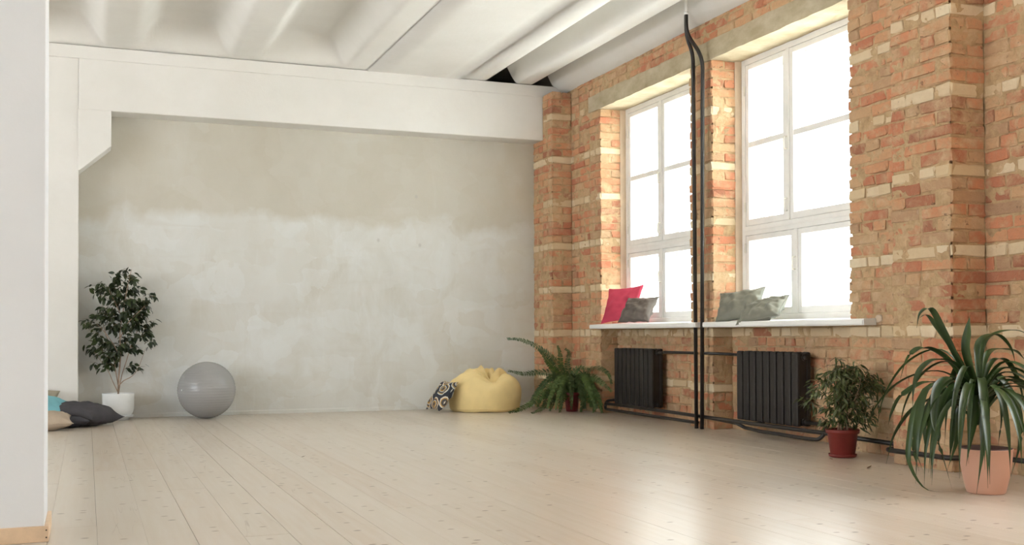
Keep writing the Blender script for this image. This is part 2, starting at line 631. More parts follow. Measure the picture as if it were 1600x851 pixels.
M['f_dark'] = mat_fabric('charcoal_cotton', (0.075, 0.070, 0.075), 0.15)
M['f_dark2'] = mat_fabric('slate_cotton', (0.085, 0.085, 0.10), 0.15)
M['f_beige'] = mat_fabric('sand_linen', (0.46, 0.37, 0.28), 0.1)
M['f_olive'] = mat_fabric('khaki_linen', (0.36, 0.32, 0.24), 0.1)
M['f_teal'] = mat_fabric('light_teal_cotton', (0.20, 0.46, 0.52), 0.1)
M['f_red'] = mat_fabric('raspberry_cotton', (0.60, 0.07, 0.12), 0.08)
M['f_grey'] = mat_fabric('warm_grey_satin', (0.16, 0.135, 0.115), 0.1, rough=0.55)
M['f_sage'] = mat_fabric('sage_grey_satin', (0.235, 0.23, 0.185), 0.08, rough=0.5)
M['f_ring'] = mat_pattern()
M['outside'] = simple('outside_paving', (0.82, 0.81, 0.80), 0.9, 0.1)
M['drybrown'] = simple('dry_leaf', (0.14, 0.075, 0.04), 0.8)


# ================================================================== STRUCTURE
def N3(x, y, z, s):
    return noise.noise(Vector((x * s, y * s, z * s)))


def rough_box(name, x0, x1, y0, y1, z0, z1, mat, amp=0.006, step=0.05, parent=None):
    """box whose faces are subdivided and slightly uneven"""
    bm = bmesh.new()
    nx, ny, nz = (max(1, int((b - a) / step)) for a, b in ((x0, x1), (y0, y1), (z0, z1)))
    idx = {}

    def vert(i, j, k):
        key = (i, j, k)
        if key not in idx:
            x, y, z = x0 + (x1 - x0) * i / nx, y0 + (y1 - y0) * j / ny, z0 + (z1 - z0) * k / nz
            d = Vector((N3(x, y, z, 7), N3(x + 9, y, z, 7), N3(x, y + 9, z, 7))) * amp
            idx[key] = bm.verts.new(Vector((x, y, z)) + d)
        return idx[key]
    for i in range(nx):
        for j in range(ny):
            bm.faces.new((vert(i, j, 0), vert(i, j + 1, 0), vert(i + 1, j + 1, 0), vert(i + 1, j, 0)))
            bm.faces.new((vert(i, j, nz), vert(i + 1, j, nz), vert(i + 1, j + 1, nz), vert(i, j + 1, nz)))
    for i in range(nx):
        for k in range(nz):
            bm.faces.new((vert(i, 0, k), vert(i + 1, 0, k), vert(i + 1, 0, k + 1), vert(i, 0, k + 1)))
            bm.faces.new((vert(i, ny, k), vert(i, ny, k + 1), vert(i + 1, ny, k + 1), vert(i + 1, ny, k)))
    for j in range(ny):
        for k in range(nz):
            bm.faces.new((vert(0, j, k), vert(0, j, k + 1), vert(0, j + 1, k + 1), vert(0, j + 1, k)))
            bm.faces.new((vert(nx, j, k), vert(nx, j + 1, k), vert(nx, j + 1, k + 1), vert(nx, j, k + 1)))
    return bm_obj(name, bm, mat, parent, smooth=False)


def struct(o, label, cat):
    return tag(o, label, cat, kind='structure')


# ---- floor: dark subfloor with individual pine boards running away from the camera
fl = struct(box('floor', ROOM_X0, XO, ROOM_Y0 - 0.4, YB + 0.4, -0.20, -0.012, M['subfloor']), 'pale whitewashed pine plank floor', 'floor')
PW = 0.185
plank_meshes = {}


def plank_mesh(L):
    key = round(L, 2)
    if key not in plank_meshes:
        bm = bmesh.new()
        add_box(bm, -PW / 2 + 0.0004, PW / 2 - 0.0004, -L / 2 + 0.0004, L / 2 - 0.0004, -0.03, 0.0)
        top = [e for e in bm.edges if all(v.co.z > -0.001 for v in e.verts)]
        bmesh.ops.bevel(bm, geom=top, offset=0.0009, segments=1, affect='EDGES')
        me = bpy.data.meshes.new('plank')
        bm.to_mesh(me)
        bm.free()
        me.materials.append(M['floor'])
        plank_meshes[key] = me
    return plank_meshes[key]


rp = random.Random(3)
x = 0.411 + PW / 2 - PW * 37
while x - PW / 2 < XN - 0.01:
    y0 = ROOM_Y0 + rp.choice([6, 7, 8, 9, 10, 11])
    edges = [ROOM_Y0, y0]
    while edges[-1] < YB:
        edges.append(min(YB, edges[-1] + rp.choice([3.5, 4.0, 4.5, 5.0])))
    if edges[-1] - edges[-2] < 0.6 and len(edges) > 2:
        edges.pop(-2)
    for a, b in zip(edges, edges[1:]):
        o = bpy.data.objects.new('plank', plank_mesh(b - a))
        o.location = (x + rp.uniform(-0.0007, 0.0007), (a + b) / 2, rp.uniform(-0.0008, 0.0))
        link(o, fl)
    x += PW

# ---- back wall, beam, column
bw = bmesh.new()
add_box(bw, ROOM_X0, XO, YB, YB + 0.33, -0.02, 3.588)
add_box(bw, ROOM_X0, XO, YB + 1.2, YB + 1.35, 3.4, 4.05)
add_box(bw, ROOM_X0, XO, YB + 0.33, YB + 1.3, 3.4, 3.58)
add_box(bw, XW + 0.1, XO, YB, YB + 1.3, 3.5, 4.0)
struct(bm_obj('wall_back', bw, M['plaster']), 'bare grey-beige plaster wall with trowelled filler patches', 'wall')
struct(prism('baseboard_back', [(YB - 0.014, 0.0), (YB + 0.001, 0.0), (YB + 0.001, 0.042), (YB - 0.008, 0.042), (YB - 0.014, 0.03)], 'x', -0.08, XP, M['plaster']),
       'thin plaster-coloured skirting strip along the bare wall', 'baseboard')
struct(box('ceiling_beam', -0.077, XP, YF, YB + 0.05, 2.98, 3.475, M['whitewash'], bevel=0.012), 'deep whitewashed concrete beam above the bare plaster wall', 'beam')
struct(box('beam_ledge', ROOM_X0, XW + 0.1, YF - 0.012, YB + 0.05, 3.466, ZR - 0.006, M['whitewash'], bevel=0.004), 'whitewashed ledge on top of the beam carrying the ceiling ribs', 'ledge')
cl = struct(box('column_back', -1.0, -0.077, YF + 0.02, YB + 0.02, -0.01, 3.475, M['whitewash'], bevel=0.008), 'white concrete column behind the potted tree', 'column')
prism('corbel', [(-0.083, 2.395), (-0.07, 2.395), (0.217, 2.643), (0.217, 2.985), (-0.083, 2.985)], 'y', YF + 0.004, YB + 0.02, M['whitewash'], cl, bevel=0.008)

# ---- ceiling: roof slab with ribbed concrete slabs hanging below
ce = struct(box('ceiling', ROOM_X0, XO, ROOM_Y0 - 0.4, YB + 1.35, 3.96, 4.1, M['whitewash']), 'whitewashed ribbed concrete ceiling', 'ceiling')


def sm(t):
    t = max(0.0, min(1.0, t))
    return t * t * (3 - 2 * t)


RIBS = [0.29 - 1.168 * k for k in range(6, 0, -1)] + [0.29, 1.466, 2.62]


def coffer_z(x, y):
    d = min(abs(x - r) for r in RIBS) - 0.112
    za = 0.24 * sm(d / 0.26)
    zb = 0.24 * sm((YF + 0.02 - y) / 0.42)
    return ZR + min(za, zb)


def slab_grid(name, xs, ys, fn, label=None):
    V = [(x, y, fn(x, y)) for y in ys for x in xs]
    n = len(xs)
    Fc = [(j * n + i, (j + 1) * n + i, (j + 1) * n + i + 1, j * n + i + 1) for j in range(len(ys) - 1) for i in range(n - 1)]
    # lip on both long edges so that the joints have depth
    for i in (0, n - 1):
        base = len(V)
        for j in range(len(ys)):
            x0, y0, z0 = V[j * n + i]
            V.append((x0, y0, z0 + 0.15))
        for j in range(len(ys) - 1):
            Fc.append((j * n + i, base + j, base + j + 1, (j + 1) * n + i))
    o = mesh_obj(name, V, Fc, M['whitewash'], ce, smooth=True)
    if label: o['label'] = label
    return o


ys_long = [ROOM_Y0, 0, 3, 6, 8, 9, 10] + [10.3 + 0.05 * k for k in range(18)] + [YF + 0.02]
xs = []
xx = ROOM_X0
while xx < 2.728:
    xs.append(xx)
    xx += 0.035
slab_grid('ceiling_slab', xs + [2.729], ys_long, coffer_z, 'coffered slab with tapering ribs')
slab_grid('ceiling_slab', [2.745, 3.0, 3.3, 3.6, 3.762], [ROOM_Y0, 0, 3, 6, 9, YF + 0.02], lambda x, y: ZR - 0.012 + 0.004 * N3(x, y, 0, 1.5), 'flat infill slab')


def interp(prof, x):
    for (a, za), (b, zb) in zip(prof, prof[1:]):
        if a <= x <= b:
            return za + (zb - za) * (x - a) / max(1e-9, b - a)
    return prof[-1][1]


def trough(x0, x1, h):
    """right wall of a trough: steep and concave, from the deep top down to the rib"""
    return [(x0 + (x1 - x0) * k / 10, ZR + h * (1 - sm(k / 10) ** 0.8)) for k in range(11)]


profD = [(3.778, ZR), (4.06, ZR), (4.074, ZR + 0.01), (4.10, ZR + 0.22), (4.13, ZR + 0.27), (4.24, ZR + 0.27)] + trough(4.25, 4.46, 0.27) + [(4.606, ZR), (4.618, ZR + 0.008)]
profE = [(4.620, ZR + 0.008), (4.65, ZR + 0.22), (4.68, ZR + 0.26), (4.72, ZR + 0.26)] + trough(4.73, 4.90, 0.26)[:-1] + [(4.90, ZR - 0.01), (4.975, ZR - 0.082), (5.05, ZR - 0.085)]
for pr_, lb in ((profD, 'ribbed slab with an open trough'), (profE, 'edge slab curving down to the brick wall')):
    slab_grid('ceiling_slab', [p[0] for p in pr_], [ROOM_Y0, 0, 3, 6, 9, 10, YF + 0.02], lambda x, y, q=pr_: interp(q, x), lb)

# ---- white column close to the camera, with pine skirting
nl = struct(box('wall_near_left', -1.6, -0.155, 4.70, 5.09, -0.01, 3.97, M['whitewall'], bevel=0.004), 'smooth white painted column at the left edge of the photo', 'column')
t1 = struct(prism('baseboard_near_left', [(-1.6, 4.683), (-0.139, 4.683), (-0.139, 4.7), (-1.6, 4.7)], 'z', 0.0, 0.062, M['pine'], bevel=0.002), 'pine skirting board across the foot of the white column', 'baseboard')
t2 = struct(prism('baseboard_near_side', [(-0.155, 4.7005), (-0.139, 4.7005), (-0.139, 5.09), (-0.155, 5.09)], 'z', 0.0, 0.062, M['pine'], bevel=0.002), 'pine skirting board along the side of the white column', 'baseboard')
for zz in (0.018, 0.047):
    sc = lathe('screw', [(0.0, 0.0), (0.003, 0.0), (0.003, 0.002), (0.0, 0.0025)], M['nail'], t1, 12, (-0.147, 4.683, zz))
    sc.rotation_euler = (PI / 2, 0, 0)

# ---- walls out of view, with window openings added to let in more light
def pierced(name, x0, x1, wins, label, mat):
    bm = bmesh.new()
    ed = sorted(v for p in wins for v in p)
    lo, hi = (ROOM_Y0 - 0.4, YB + 0.4) if name == 'wall_left' else (ROOM_Y0 - 0.4, 3.93)
    ed = [lo] + ed + [hi]
    for i in range(0, len(ed), 2):
        add_box(bm, x0, x1, ed[i], ed[i + 1], -0.01, 4.0)
    for a, b in wins:
        add_box(bm, x0, x1, a, b, -0.01, ZS0)
        add_box(bm, x0, x1, a, b, ZL, 4.0)
    return struct(bm_obj(name, bm, mat), label, 'wall')


pierced('wall_left', ROOM_X0 - 0.3, ROOM_X0, LEFT, 'white side wall with windows beyond the left edge', M['whitewall'])
pierced('wall_right_near', XW + 0.005, XO, WIN[2:], 'brick window wall beyond the right edge of the photo', M['mortar'])
struct(box('wall_rear', ROOM_X0, XO, ROOM_Y0 - 0.4, ROOM_Y0, -0.01, 4.0, M['whitewall']), 'white end wall behind the viewer', 'wall')
struct(box('ground_outside', -40, 40, -40, 50, -0.9, -0.6, M['outside']), 'pale paved ground outside the windows', 'ground')

# ---- brickwork -------------------------------------------------------------
CP, BH, JT = 0.0793, 0.069, 0.010


def brick_variants(L, D, mat, n):
    out = []
    for k in range(n):
        r = random.Random(int(L * 1000) + k * 17 + len(mat.name))
        bm = bmesh.new()
        add_box(bm, -D / 2, D / 2, -L / 2, L / 2, -BH / 2, BH / 2)
        bmesh.ops.bevel(bm, geom=list(bm.edges), offset=0.0065, segments=1, affect='EDGES')
        for v in bm.verts:
            v.co += Vector((r.uniform(-.004, .004), r.uniform(-.008, .008), r.uniform(-.0055, .0055)))
        me = bpy.data.meshes.new('brick')
        bm.to_mesh(me)
        bm.free()
        me.materials.append(mat)
        out.append(me)
    return out


BR = {(s, l): brick_variants(0.25 if s else 0.12, 0.10, M['lbrick'] if l else M['brick'], 7) for s in (0, 1) for l in (0, 1)}
rb = random.Random(11)


def put_brick(parent, cx, cy, cz, lx, ly, light):
    """brick with footprint lx x ly centred at (cx, cy)"""
    rot = lx > ly
    L, D = (lx, ly) if rot else (ly, lx)
    s = 1 if L > 0.165 else 0
    nomL = 0.25 if s else 0.12
    o = bpy.data.objects.new('brick', rb.choice(BR[(s, 1 if light else 0)]))
    flip = rb.choice((0, PI))
    o.location = (cx, cy, cz)
    o.rotation_euler = (rb.gauss(0, 0.006), rb.gauss(0, 0.008), (PI / 2 if rot else 0) + flip + rb.gauss(0, 0.006))
    o.scale = (D / 0.10, L / nomL, rb.uniform(0.93, 1.06))
    link(o, parent)


def run(a, b, light, off):
    """split a length into bricks"""
    out, p = [], a
    first = True
    while b - p > 0.02:
        L = rb.choice((0.12, 0.12, 0.12, 0.25)) if light else rb.choice((0.25, 0.25, 0.25, 0.12, 0.12))
        if first and off:
            L = 0.12 if L > 0.2 else 0.19
        first = False
        L *= rb.uniform(0.94, 1.06)
        if b - p - L < 0.07:
            L = b - p
            if L > 0.31:
                out.append((p, p + L / 2 - JT / 2))
                p += L / 2 + JT / 2
                L = b - p
        out.append((p, min(b, p + L)))
        p += L + JT
    return out


def courses(z0, z1):
    k = int(math.ceil((z0 - 0.02) / CP))
    while True:
        zc = (k + 0.5) * CP - 0.004
        if zc + BH / 2 > z1 + 0.03: return
        yield k, zc, (k % 6 == 4)
        k += 1


def lay(parent, x0, ya, yb, z0, z1, near=0.0, hole=None):
    """courses on a face at x=x0 (seen from -x) from ya to yb; near = length of the return at y=ya (seen from -y)"""
    for k, zc, light in courses(z0, z1):
        a = ya
        isl = light and rb.random() > 0.03
        if near:
            n_len = near(zc) if callable(near) else near
            if n_len > 0:
                lf, ln = (0.25, 0.12) if k % 2 else (0.12, 0.25)
                lf, ln = min(lf, yb - ya), min(ln, n_len)
                if n_len - ln < 0.05: ln = n_len
                put_brick(parent, x0 + ln / 2 + rb.uniform(-.003, .003), ya + lf / 2 + rb.uniform(-.003, .003), zc, ln, lf, isl)
                a = ya + lf + JT
                for p, q in run(x0 + ln + JT, x0 + n_len, light, False):
                    put_brick(parent, (p + q) / 2, ya + 0.05 + rb.uniform(-.004, .003), zc, q - p, 0.10, light and rb.random() > 0.05)
        for p, q in run(a, yb, light, k % 2 == 0 and not near):
            if hole and hole[0] < zc < hole[1] and p < hole[2]:
                continue
            put_brick(parent, x0 + 0.05 + rb.uniform(-.007, .005), (p + q) / 2, zc, 0.10, q - p, light and rb.random() > 0.05)


def backing(name, x0, ya, yb, z0, z1, x1, near=0.0, label='', inset=0.0, step=0.024):
    """uneven mortar bed behind the bricks of one wall piece"""
    bm = bmesh.new()
    add_box(bm, x0 + 0.03, x1, ya + 0.03, yb - inset, z0, z1)

    def rec(u, v, w):
        return 0.0055 + 0.012 * N3(u, v, w, 8) + 0.008 * N3(u, v, w, 25) - 0.006 * N3(u, v, w, 2.3)

    def grid(n1, n2, fn):
        g = [[bm.verts.new(fn(i / n1, j / n2)) for i in range(n1 + 1)] for j in range(n2 + 1)]
        for j in range(n2):
            for i in range(n1):
                bm.faces.new((g[j][i], g[j][i + 1], g[j + 1][i + 1], g[j + 1][i]))
    nz = max(2, int((z1 - z0) / step))

    def f1(s, t):
        y, z = ya + 0.012 + (yb - inset - ya - 0.012) * s, z0 + (z1 - z0) * t
        return (x0 + rec(x0, y, z), y, z)
    grid(max(2, int((yb - ya) / step)), nz, f1)
    if near:
        def f2(s, t):
            x, z = x0 + 0.012 + (near - 0.012) * s, z0 + (z1 - z0) * t
            return (x, ya + rec(x, ya, z), z)
        grid(max(2, int(near / step)), nz, f2)
    bmesh.ops.recalc_face_normals(bm, faces=bm.faces)
    return struct(bm_obj(name, bm, M['mortar']), label, 'wall')


ZT = 3.97
wa = backing('wall_right_corner', XW, WIN[0][1], YB, 0, ZT, XO, XF - XW, 'old brick wall between the corner pilaster and the farther window')
lay(wa, XW, WIN[0][1], YQ, 0, 3.54, lambda z: (XN - XW if z < ZS0 else (XF - XW - 0.05 if z < ZL else 0)), hole=(3.13, ZLT + 0.01, 10.47))
wb = backing('wall_right_middle', XW, WIN[1][1], WIN[0][0], 0, ZL, XO, XF - XW, 'narrow old brick pier between the two windows', inset=0.02)
lay(wb, XW, WIN[1][1], WIN[0][0], 0, ZL, lambda z: XN - XW if z < ZS0 else XF - XW - 0.05)
wc = backing('wall_right_beside_pier', XW, PY1 - 0.2, WIN[1][0], 0, ZT, XO, 0, 'old brick wall between the nearer window and the projecting pier', inset=0.02)
lay(wc, XW, PY1 - 0.03, WIN[1][0], 0, 3.54)
wd = backing('wall_right_front', XW, 3.90, PY0 + 0.3, 0, 3.97, XO, 0, 'old brick wall behind the strap-leaved plant')
lay(wd, XW, 3.905, PY0, 0, 3.54)
we = backing('wall_right_pier', XQ, PY0, PY1, 0, 3.7, XW + 0.1, XW - XQ, 'projecting old brick pier with pale brick courses beside the nearer window', inset=0.01)
lay(we, XQ, PY0, PY1, 0, 3.54, XW - XQ)
wf = backing('wall_back_pilaster', XP, YQ, YB, 0, 3.47, XW + 0.1, XW - XP, 'old brick pilaster in the far corner under the white beam')
lay(wf, XP, YQ, YB, 0, 3.46, XW - XP)
wg = backing('wall_right_above_windows', XW, WIN[1][0] - 0.02, 10.464, ZLT, ZT, XO, 0, 'strip of old brick above the concrete lintel')
lay(wg, XW, WIN[1][0], 10.464, ZLT, 3.54)
for i, (a, b) in enumerate(WIN[:2]):
    nm = ('farther', 'nearer')[i]
    wh = backing('wall_right_niche_%d' % (i + 1), XN, a, b, 0, ZS0, XO, 0, 'brick niche holding the radiator under the %s window' % nm)
    lay(wh, XN, a, b - 0.0, 0, ZS0 - 0.02)
struct(rough_box('trim_1', XW - 0.005, XF + 0.30, WIN[1][0] - 0.01, 10.464, ZL, ZLT + 0.008, M['lintel'], 0.007, 0.045),
       'rough concrete lintel running over both windows', 'lintel')

# ---- window sills (the top falls slightly towards the room)
for i, (a, b, fa, fb) in enumerate(((WIN[0][0], WIN[0][1], 8.13, 10.235), (WIN[1][0], WIN[1][1], 5.95, 8.005))):
    bm = bmesh.new()
    ol = [(4.868, fa), (XW - 0.004, fa), (XW - 0.004, a + 0.004), (XF + 0.01, a + 0.004), (XF + 0.01, b - 0.004), (XW - 0.004, b - 0.004), (XW - 0.004, fb), (4.868, fb)]
    if fb < b: ol = ol[:5] + [(XW - 0.004, b - 0.004), (XW - 0.02, fb), (4.868, fb)]
    def zt(x): return 0.914 + (x - 4.868) * 0.048
    v0 = [bm.verts.new((x, y, 0.872)) for x, y in ol]
    v1 = [bm.verts.new((x, y, zt(x))) for x, y in ol]
    bm.faces.new(v0)
    bm.faces.new(v1[::-1])
    for j in range(len(ol)):
        k = (j + 1) % len(ol)
        bm.faces.new((v0[k], v0[j], v1[j], v1[k]))
    bmesh.ops.recalc_face_normals(bm, faces=bm.faces)
    fr = [e for e in bm.edges if all(abs(v.co.x - 4.868) < 1e-4 for v in e.verts)]
    bmesh.ops.bevel(bm, geom=fr, offset=0.008, segments=3, affect='EDGES')
    struct(bm_obj('window_sill_%d' % (i + 1), bm, M['sill']), 'thick white sill of the %s window' % ('farther', 'nearer')[i], 'window sill')


# ---- windows: double casement frames
def ring(name, x0, x1, y0, y1, z0, z1, w, mat, parent, wb=None, bevel=0.004):
    """rectangular frame in the y-z plane with stile width w and bottom rail wb"""
    wb = wb or w
    bm = bmesh.new()
    add_box(bm, x0, x1, y0, y0 + w, z0, z1, bevel)
    add_box(bm, x0, x1, y1 - w, y1, z0, z1, bevel)
    add_box(bm, x0, x1, y0 + w, y1 - w, z1 - w, z1, bevel)
    add_box(bm, x0, x1, y0 + w, y1 - w, z0, z0 + wb, bevel)
    bmesh.ops.translate(bm, vec=-world_loc(parent), verts=bm.verts)
    return bm_obj(name, bm, mat, parent)


def sash(parent, y0, y1, z0, z1, xin, bar=None, wb=0.055, handle=None):
    s = ring('sash', xin, xin + 0.045, y0, y1, z0, z1, 0.045, M['paint'], parent, wb)
    if bar:
        box('glazing_bar', xin + 0.004, xin + 0.041, y0 + 0.04, y1 - 0.04, bar - 0.024, bar + 0.024, M['paint'], s, 0.003)
    zs = [z0 + wb - 0.006] + ([bar] if bar else []) + [z1 - 0.04]
    for za, zb in zip(zs, zs[1:]):
        box('pane', xin + 0.020, xin + 0.024, y0 + 0.04, y1 - 0.04, za, zb, M['glass'], s)
    return s


def hardware(parent, y, z, kind):
    p = world_loc(parent)
    if kind == 'handle':
        path = fillet([(XF - 0.004, y, z - 0.05), (XF - 0.035, y, z - 0.05), (XF - 0.035, y, z + 0.05), (XF - 0.004, y, z + 0.05)], 0.012)
        V, Fc = tube_geo([q - p for q in path], 0.006, 8)
        mesh_obj('handle', V, Fc, M['handle'], parent, True)
    else:
        V, Fc = tube_geo([Vector((XF - 0.006, y, z - 0.04)) - p, Vector((XF - 0.006, y, z + 0.04)) - p], 0.008, 8)
        mesh_obj('hinge', V, Fc, M['handle'], parent, True)


for i, (a, b, mu, ml) in enumerate(((8.388, 10.19, 9.424, 9.418), (6.228, 8.02, 7.341, 7.24))):
    w = empty('window_%d' % (i + 1), (XF, (a + b) / 2, ZS1))
    struct(w, ('farther white double-casement window beside the far corner', 'nearer white double-casement window beside the projecting pier')[i], 'window')
    ya, yb = a + 0.012, b - 0.02
    bot, tr0, tr1, top = 0.932, 1.655, 1.735, ZL + 0.002
    # deep box frame, its posts and rails
    ring('frame', XF, XF + 0.24, ya, yb, bot, top, 0.052, M['paint'], w, 0.045)
    box('transom', XF - 0.004, XF + 0.24, ya + 0.052, yb - 0.052, tr0, tr1, M['paint'], w, 0.005)
    box('mullion', XF - 0.004, XF + 0.24, mu - 0.022, mu + 0.022, tr1, top - 0.052, M['paint'], w, 0.005)
    box('mullion', XF - 0.004, XF + 0.24, ml - 0.022, ml + 0.022, bot + 0.045, tr0, M['paint'], w, 0.005)
    box('weather_strip', XF - 0.012, XF, ya + 0.052, yb - 0.052, tr0 + 0.036, tr0 + 0.048, M['paint'], w, 0.003)
    for xin in (XF + 0.004, XF + 0.165):
        for (p, q, lo, hi, br) in ((mu + 0.024, yb - 0.054, tr1 + 0.002, top - 0.054, 2.43), (ya + 0.054, mu - 0.024, tr1 + 0.002, top - 0.054, 2.43),
                                   (ml + 0.024, yb - 0.054, bot + 0.047, tr0 - 0.002, None), (ya + 0.054, ml - 0.024, bot + 0.047, tr0 - 0.002, None)):
            sash(w, p, q, lo, hi, xin, br)
    hardware(w, mu + 0.004, 2.36, 'handle')
    hardware(w, mu + 0.004, 1.86, 'handle')
    hardware(w, ml + 0.004, 1.38, 'handle')
    for zz in (1.10, 1.55, 1.9, 2.9):
        hardware(w, yb - 0.056, zz, 'hinge')
    # plaster strip between brick reveal and frame
    prism('jamb_plaster', [(XF - 0.055, b - 0.004), (XF + 0.02, b - 0.022), (XF + 0.02, b + 0.02), (XF - 0.055, b + 0.02)], 'z', ZS1 - 0.01, ZL - 0.002, M['jamb'], w)


# ================================================================== OBJECTS
# ---- radiators
def radiator_mesh():
    bm = bmesh.new()
    W, H = 0.078, 0.566
    for xa, xb in ((0.0, 0.036), (0.088, 0.124)):
        add_box(bm, xa, xb, -W / 2, W / 2, 0, H, 0.015)
    add_box(bm, 0.02, 0.104, -0.028, 0.028, 0.01, H - 0.01, 0.006)
    for zc in (0.035, H - 0.04):
        add_box(bm, 0.012, 0.112, -W / 2 + 0.006, W / 2 - 0.006, zc - 0.03, zc + 0.03, 0.014)
        g = bmesh.ops.create_cone(bm, cap_ends=True, segments=14, radius1=0.026, radius2=0.026, depth=0.098)
        bmesh.ops.rotate(bm, cent=(0, 0, 0), matrix=Matrix.Rotation(PI / 2, 3, 'X'), verts=g['verts'])
        bmesh.ops.translate(bm, vec=(0.062, 0, zc), verts=g['verts'])
    me = bpy.data.meshes.new('radiator_section')
    bm.to_mesh(me)
    bm.free()
    me.materials.append(M['iron'])
    return me


rad_me = radiator_mesh()
RAD = ((9.124, 9.93, 'black cast-iron radiator in the niche under the farther window'), (6.851, 7.693, 'black cast-iron radiator in the niche under the nearer window'))
for ya, yb, lb in RAD:
    r = tag(empty('radiator', (5.0, (ya + yb) / 2, 0.11)), lb, 'radiator', 'cast-iron radiators under the windows')
    n = 9
    pitch_ = (yb - ya) / n
    for k in range(n):
        o = bpy.data.objects.new('section', rad_me)
        o.location = (0, ya + pitch_ * (k + 0.5) - (ya + yb) / 2, 0)
        o.scale = (1, pitch_ / 0.0895, 1)
        link(o, r)
    for s in (-1, 1):
        for zc in (0.035, 0.526):
            pl = lathe('end_plug', [(0.0, -0.012), (0.02, -0.012), (0.02, 0.008), (0.013, 0.014), (0.0, 0.014)], M['iron'], r, 6, (0.062, s * ((yb - ya) / 2 + 0.008), zc))
            pl.rotation_euler = (-s * PI / 2, 0, 0)
        for zc in (0.10, 0.47):
            box('wall_bracket', 5.055, XN - 0.002, (ya + yb) / 2 + s * 0.235 - 0.012, (ya + yb) / 2 + s * 0.235 + 0.012, 0.11 + zc - 0.010, 0.11 + zc + 0.01, M['iron'], r)

# ---- heating pipes
hp = tag(empty('heating_pipes', (4.9, 8.12, 0)), 'dark heating pipes rising between the windows and running along the wall foot', 'pipes')
PR = 0.017
RA, RBy = 8.19, 8.05
tube('riser_pipe', fillet([(4.836, RA, 3.575), (4.836, RA, 3.40), (4.905, RA, 3.25), (4.905, RA - 0.025, 0.0)], 0.10), PR, M['pipe'], hp)
tube('riser_pipe', fillet([(4.755, RBy, 3.54), (4.755, RBy, 3.38), (4.915, RBy, 3.19), (4.915, RBy + 0.04, 0.0)], 0.10), PR, M['pipe'], hp)
for (xx, yy, z0) in ((4.836, RA, 3.575), (4.755, RBy, 3.54)):
    o = tube('white_riser', [(xx, yy, z0 - 0.002), (xx, yy, 3.8)], 0.0145, M['sill'], hp)
    o['label'] = 'white painted pipe end going into the ceiling'
    c = tube('riser_collar', [(xx, yy, z0 - 0.004), (xx, yy, z0 + 0.02)], 0.02, M['sill'], hp)
tube('branch_pipe', fillet([(5.062, 9.14, 0.636), (5.062, 8.95, 0.642), (4.94, 8.80, 0.65), (4.94, 8.2, 0.65), (4.905, RA, 0.65)], 0.06), 0.0125, M['pipe'], hp)
tube('branch_pipe', fillet([(4.915, RBy, 0.65), (4.94, 8.0, 0.65), (5.062, 7.85, 0.645), (5.062, 7.67, 0.636)], 0.06), 0.0125, M['pipe'], hp)
tube('return_pipe', fillet([(5.062, 9.92, 0.145), (5.06, 9.99, 0.145), (4.955, 10.02, 0.135), (4.945, 10.02, 0.05), (4.945, 9.94, 0.05), (4.945, 8.24, 0.045), (4.93, RA, 0.05)], 0.05), 0.0145, M['pipe'], hp)
tube('supply_pipe', [(4.945, 10.0, 0.108), (4.945, 9.0, 0.108), (4.94, 8.2, 0.104), (4.94, 7.4, 0.10), (4.945, 6.52, 0.10), (4.945, 5.60, 0.088)], 0.0155, M['pipe'], hp)
tube('return_pipe', fillet([(4.955, 7.5, 0.058), (4.93, 7.25, 0.05), (4.92, 6.60, 0.045), (4.92, 6.50, 0.05), (4.945, 6.46, 0.10), (5.055, 6.60, 0.145), (5.062, 6.86, 0.145)], 0.04), 0.0145, M['pipe'], hp)
tube('return_pipe', [(4.94, 8.10, 0.105), (4.945, 7.6, 0.085), (4.955, 7.5, 0.058)], 0.0145, M['pipe'], hp)
tube('drain_stub', fillet([(5.06, 7.35, 0.13), (5.0, 7.35, 0.10), (4.95, 7.35, 0.098)], 0.03), 0.016, M['pipe'], hp)
tube('drain_stub', fillet([(5.06, 9.28, 0.13), (5.0, 9.28, 0.10), (4.95, 9.28, 0.106)], 0.03), 0.016, M['pipe'], hp)
tube('supply_pipe', fillet([(4.945, 5.60, 0.088), (4.945, 5.545, 0.088), (4.685, 5.52, 0.085), (4.685, 5.40, 0.085), (4.685, 4.97, 0.088), (4.94, 4.93, 0.09), (4.94, 4.2, 0.095)], 0.05), 0.0155, M['pipe'], hp)

# ---- exercise ball
bl = tag(empty('exercise_ball', (1.10, 11.06, 0)), 'big matte grey exercise ball on the floor before the plaster wall', 'ball')
prof = []
for k in range(97):
    a = -PI / 2 + PI * k / 96
    rr = 0.2775 + 0.0012 * math.cos(k * PI / 1.5)* (1 if 8 < k < 88 else 0)
    prof.append((max(0.0, rr * math.cos(a)), max(0.0025, 0.2775 + rr * math.sin(a))))
b_ = lathe('shell', prof, M['ball'], bl, 72)
pg = lathe('plug', [(0.0, 0.0), (0.008, 0.0), (0.008, 0.003), (0.0, 0.004)], M['white_pot'], bl, 14)
d = Vector((-0.88, -0.46, 0.03)).normalized()
pg.location = Vector((0, 0, 0.2775)) + d * 0.2755
pg.rotation_euler = d.to_track_quat('Z', 'Y').to_euler()


